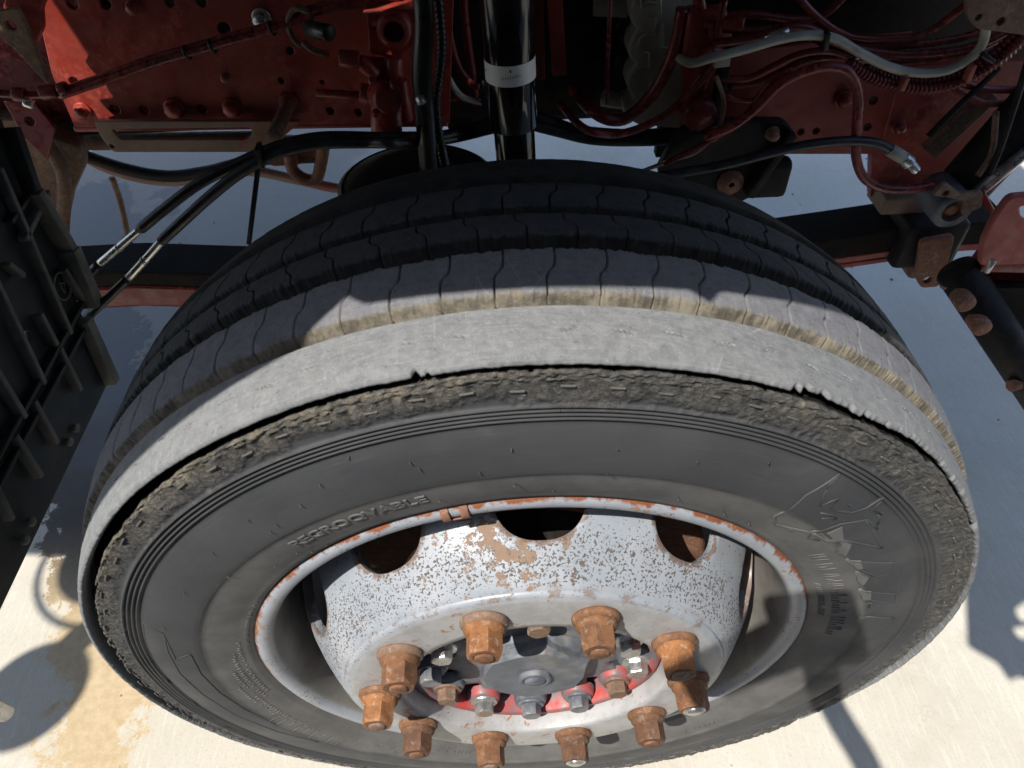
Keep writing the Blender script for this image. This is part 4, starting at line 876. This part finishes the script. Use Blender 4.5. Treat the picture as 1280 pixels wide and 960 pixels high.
obj('lug_plate', plate(rounded(PX([(330, 170), (400, 170), (405, 190), (372, 205), (340, 206), (325, 190)], .62), .006), [PXh((338, 200, 3), .62)], .01, .62), CLIP, lg)
obj('lug_loop', tube([U(362, 190, .60), U(366, 212, .60), U(382, 224, .60), U(396, 222, .60), U(402, 200, .60), U(406, 170, .60)], .010), CLIP, lg)
ch = thing('hanging_chain_link', 'thin pinkish linkage hanging under the rail at left', 'linkage', U(155, 300, .8))
obj('link_bar', tube([U(140, 222, .8), U(150, 250, .8), U(158, 285, .78), U(160, 302, .78)], .006), RUSTY_STEEL, ch); obj('link_eye', cyl(U(158, 300, .78), U(160, 306, .76), .010), BLACKM, ch)
o = obj('under_rail_shaft', cyl(U(60, 178, .62), U(330, 174, .62), .013), RUSTY_STEEL); tag(o, 'dull rusty shaft running just under the red rail', 'shaft')
# ---- splash panel at left
sp = thing('splash_panel', 'black plastic ribbed splash panel along the left edge', 'splash panel', (-.6, .1, .03))
X0 = -.60
def QX(pts, X=X0): return [(q.y, q.z) for q in (XP(a, b, X) for a, b in pts)]
obj('panel_sheet', plate(QX([(-60, 60), (6, 150), (32, 232), (74, 306), (104, 390), (128, 462), (136, 482), (-10, 792), (-60, 900)]), [rounded(QX([(22, 255), (28, 258), (31, 268), (26, 270), (21, 262)]), .003), rounded(QX([(33, 414), (39, 413), (42, 424), (37, 430), (34, 422)]), .003)], .006, X0-.006, plane='X'), PLASTIC, sp)
def rib_on(a, b, w=.010, h=.012, mat=PLASTIC_E, name='panel_rib'):
    p, q = XP(*a, X0), XP(*b, X0); return obj(name, bar(p+Vector((h/2, 0, 0)), q+Vector((h/2, 0, 0)), h, w, up=(0, 1, 0) if abs((q-p).normalized().y) < .8 else (0, 0, 1), bev=.0015), mat, sp)
rib_on((2, 160), (30, 240), .012, .02, PLASTIC, 'panel_edge'); rib_on((30, 240), (74, 312), .014, .022, PLASTIC_E, 'panel_edge'); rib_on((74, 312), (105, 382), .020, .024, PLASTIC_E, 'panel_edge'); rib_on((98, 400), (134, 478), .018, .016, PLASTIC_E, 'panel_edge')
for a, b in (((-10, 210), (80, 418)), ((41, 393), (62, 432)), ((-25, 330), (46, 480)), ((66, 436), (92, 488)), ((-30, 440), (22, 522)), ((33, 502), (62, 554)), ((9, 545), (42, 596)), ((-20, 600), (5, 650)), ((72, 336), (96, 374)), ((0, 330), (20, 345)), ((52, 240), (22, 300))):
    rib_on(a, b, .007)
for a, b in (((98, 378), (-20, 588)), ((34, 240), (6, 278)), ((110, 392), (-20, 625))): rib_on(a, b, .006, .010, PLASTIC)
ms = []
for cxp, cyp, ar in ((74, 358, 11),):
    c0 = XP(cxp, cyp, X0); ms.append(tube([c0+Vector((.004, .018*math.cos(t), .018*math.sin(t))) for t in np.linspace(0, 2*PI, 25)], .0015, 6))
    ms += [tube([c0+Vector((.004, .006*math.cos(t), .010*math.sin(t))) for t in (0, 2.1, 4.2, 6.28)], .0014, 6, smooth=False)]
obj('moulded_mark', join(ms), PLASTIC_E, sp)
for px, py in ((36, 652), (28, 675), (84, 552), (92, 535)): obj('rivet', cyl(XP(px, py, X0), XP(px, py, X0)+Vector((.006, 0, 0)), .006), PLASTIC_E, sp)
# bright door-step bar end at the lower left edge
hb = thing('step_bar', 'bright metal bar end at the lower left edge', 'bar', U(5, 895, -.15))
obj('bar_tube', cyl(U(-90, 842, -.15), U(9, 893, -.15), .0085, 24), STEEL, hb); obj('bar_end', lathe([(.0001, 0), (.0092, 0), (.0095, .002), (.009, .0045), (.0001, .005)], 24, axis='Z'), BSTEEL, hb)
orient(bpy.data.objects['bar_end'].data, U(8, 892, -.15)-wloc(hb)+wloc(hb)*0, U(9, 893, -.15)-U(-90, 842, -.15))
# ================================================================== RAISED HOOD ABOVE THE FRAME (unseen, outline and slots shaped to cast the shade)
hd = thing('raised_hood', 'raised dark hood and fender edge above the wheel', 'hood', (0, .3, .95))
zh = .95
def BX(P): q = B(P, zh); return (q.x, q.y)
slot = [BX(U(a, b, .5)) for a, b in ((62, -60), (70, 0), (172, 156), (97, 156), (80, 110), (62, 60), (55, 20), (40, -60))]  # slots cut to let sun patches fall on the rail and valve
slot2 = [BX(U(a, b, .455)) for a, b in ((497, -40), (518, -40), (516, 66), (478, 68), (490, 58), (500, 50))]
outl = [(-2.05, 1.45), (-2.05, -.30), (-1.45, -.36), (-1.25, -.40), (-.9, -.508), (-.60, -.400), (-.388, -.322), (-.345, -.285), (-.33, -.296), (-.1, -.297), (-.088, -.308), (-.078, -.296), (.15, -.296),
        BX(G(1216, 690)), BX(G(1206, 722)), BX(G(1209, 806)), BX(G(1222, 815)), BX(G(1246, 828)), BX(G(1262, 851)), BX(G(1275, 846)), BX(G(1300, 856)), (.72, -.74), (.74, .2), (1.08, .5), (1.08, 1.1), (.3, 1.45)]
hl = [rounded([BX(G(a, b)) for a, b in q], .01) for q in ([(1268, 762), (1290, 748), (1292, 776), (1276, 778)], [(1266, 785), (1290, 782), (1292, 800), (1272, 798)])]
obj('hood_shell', plate(outl, [slot, slot2]+hl, .006, zh, .002, plane='Z'), BLACKM, hd)
mr = thing('fender_mirror', 'round convex mirror on an arm above the left step', 'mirror', (-1.44, -.63, .95), 'round mirrors above the wheel')
def mirror(root, c, r, arm):
    c = Vector(c); m1 = orient(lathe([(.0001, -.02), (r*.6, -.018), (r*.97, -.004), (r, 0), (r*.97, .006), (.0001, .008)], 60, axis='Z'), c, SD); obj('mirror_head', m1, BLACKM, root)
    obj('mirror_arm', tube(arm[0], arm[1]), BLACKM, root)
c1 = B(G(38, 868), zh); mirror(mr, c1, .085, ([c1, B(G(110, 790), zh), B(G(210, 745), zh), B(G(330, 700), zh)], .028))
mr2 = thing('fender_mirror', 'second round mirror with wire ring above the splash panel', 'mirror', (-1.36, -.35, .95), 'round mirrors above the wheel')
c2 = B(G(150, 690), zh); mirror(mr2, c2, .10, ([c2, c2+Vector((.2, .25, .02))], .02))
obj('wire_ring', tube([c2+Vector((.135*math.cos(t)-.01, .135*math.sin(t)-.02, 0)) for t in np.linspace(0, 2*PI, 40)], .006, 8), BLACKM, mr2)
ha = thing('shadow_caster', 'unseen black bar and block added to cast a shadow', 'caster', (-.2, -.8, .95))  # unseen shape added to cast the shadow blob and strip
t1, t2 = B(U(1020, 790, -.13), zh), B(U(985, 835, -.13), zh)
obj('caster_head', box(t1, (.10, .09, .02), bev=.012), BLACKM, ha)
obj('caster_head', bar(t1, B(U(880, 850, -.13), zh), .06, .02, bev=.004), BLACKM, ha)
obj('caster_arm', tube([t1, B(G(1035, 870), zh), B(G(1085, 960), zh), B(G(1120, 1060), zh), B(G(1160, 1300), zh)], .021), BLACKM, ha)

# the trailer is an unseen box added to shade the ground and close off low sky
tl = thing('light_blocker', 'dark grey box trailer added out of view to cut fill light', 'blocker', (.2, -2.4, GZ))
obj('blocker_body', box((.2, -2.35, 1.16), (9.0, 1.5, 1.75), bev=.03), BLACKM, tl)
obj('blocker_skirt', box((.2, -1.66, .02), (8.6, .06, .60), bev=.01), BLACKM, tl)
for k in range(18): obj('blocker_post', box((-4.1+.5*k, -1.59, 1.16), (.05, .03, 1.66), bev=.006), BLACKM, tl)
for x in (-3.2, -2.1, 2.6, 3.7): obj('tyre', lathe([(.2, -.13), (.46, -.13), (.48, -.10), (.48, .10), (.46, .13), (.2, .13)], 60, (x, -2.0, .02)), TREAD_DARK, tl)

rg = random.Random(11); bm = bmesh.new()
for i in range(420):
    x, y = rg.uniform(-1.6, 1.5), rg.uniform(-.6, 2.2); q = rg.random()**3*.0035+.0006
    r_ = bmesh.ops.create_icosphere(bm, subdivisions=1, radius=q)
    for v in r_['verts']: v.co = Vector((v.co.x*rg.uniform(.7, 1.5)+x, v.co.y*rg.uniform(.7, 1.4)+y, v.co.z*.7+GZ+q*.3))
me = bpy.data.meshes.new('grit'); bm.to_mesh(me); bm.free(); o = obj('loose_grit', me, simple('grit', (.30, .26, .2), (.10, .09, .08), 30, .8), smooth=False); o['kind'] = 'stuff'
tag(o, 'fine loose grit scattered over the pale concrete', 'grit')
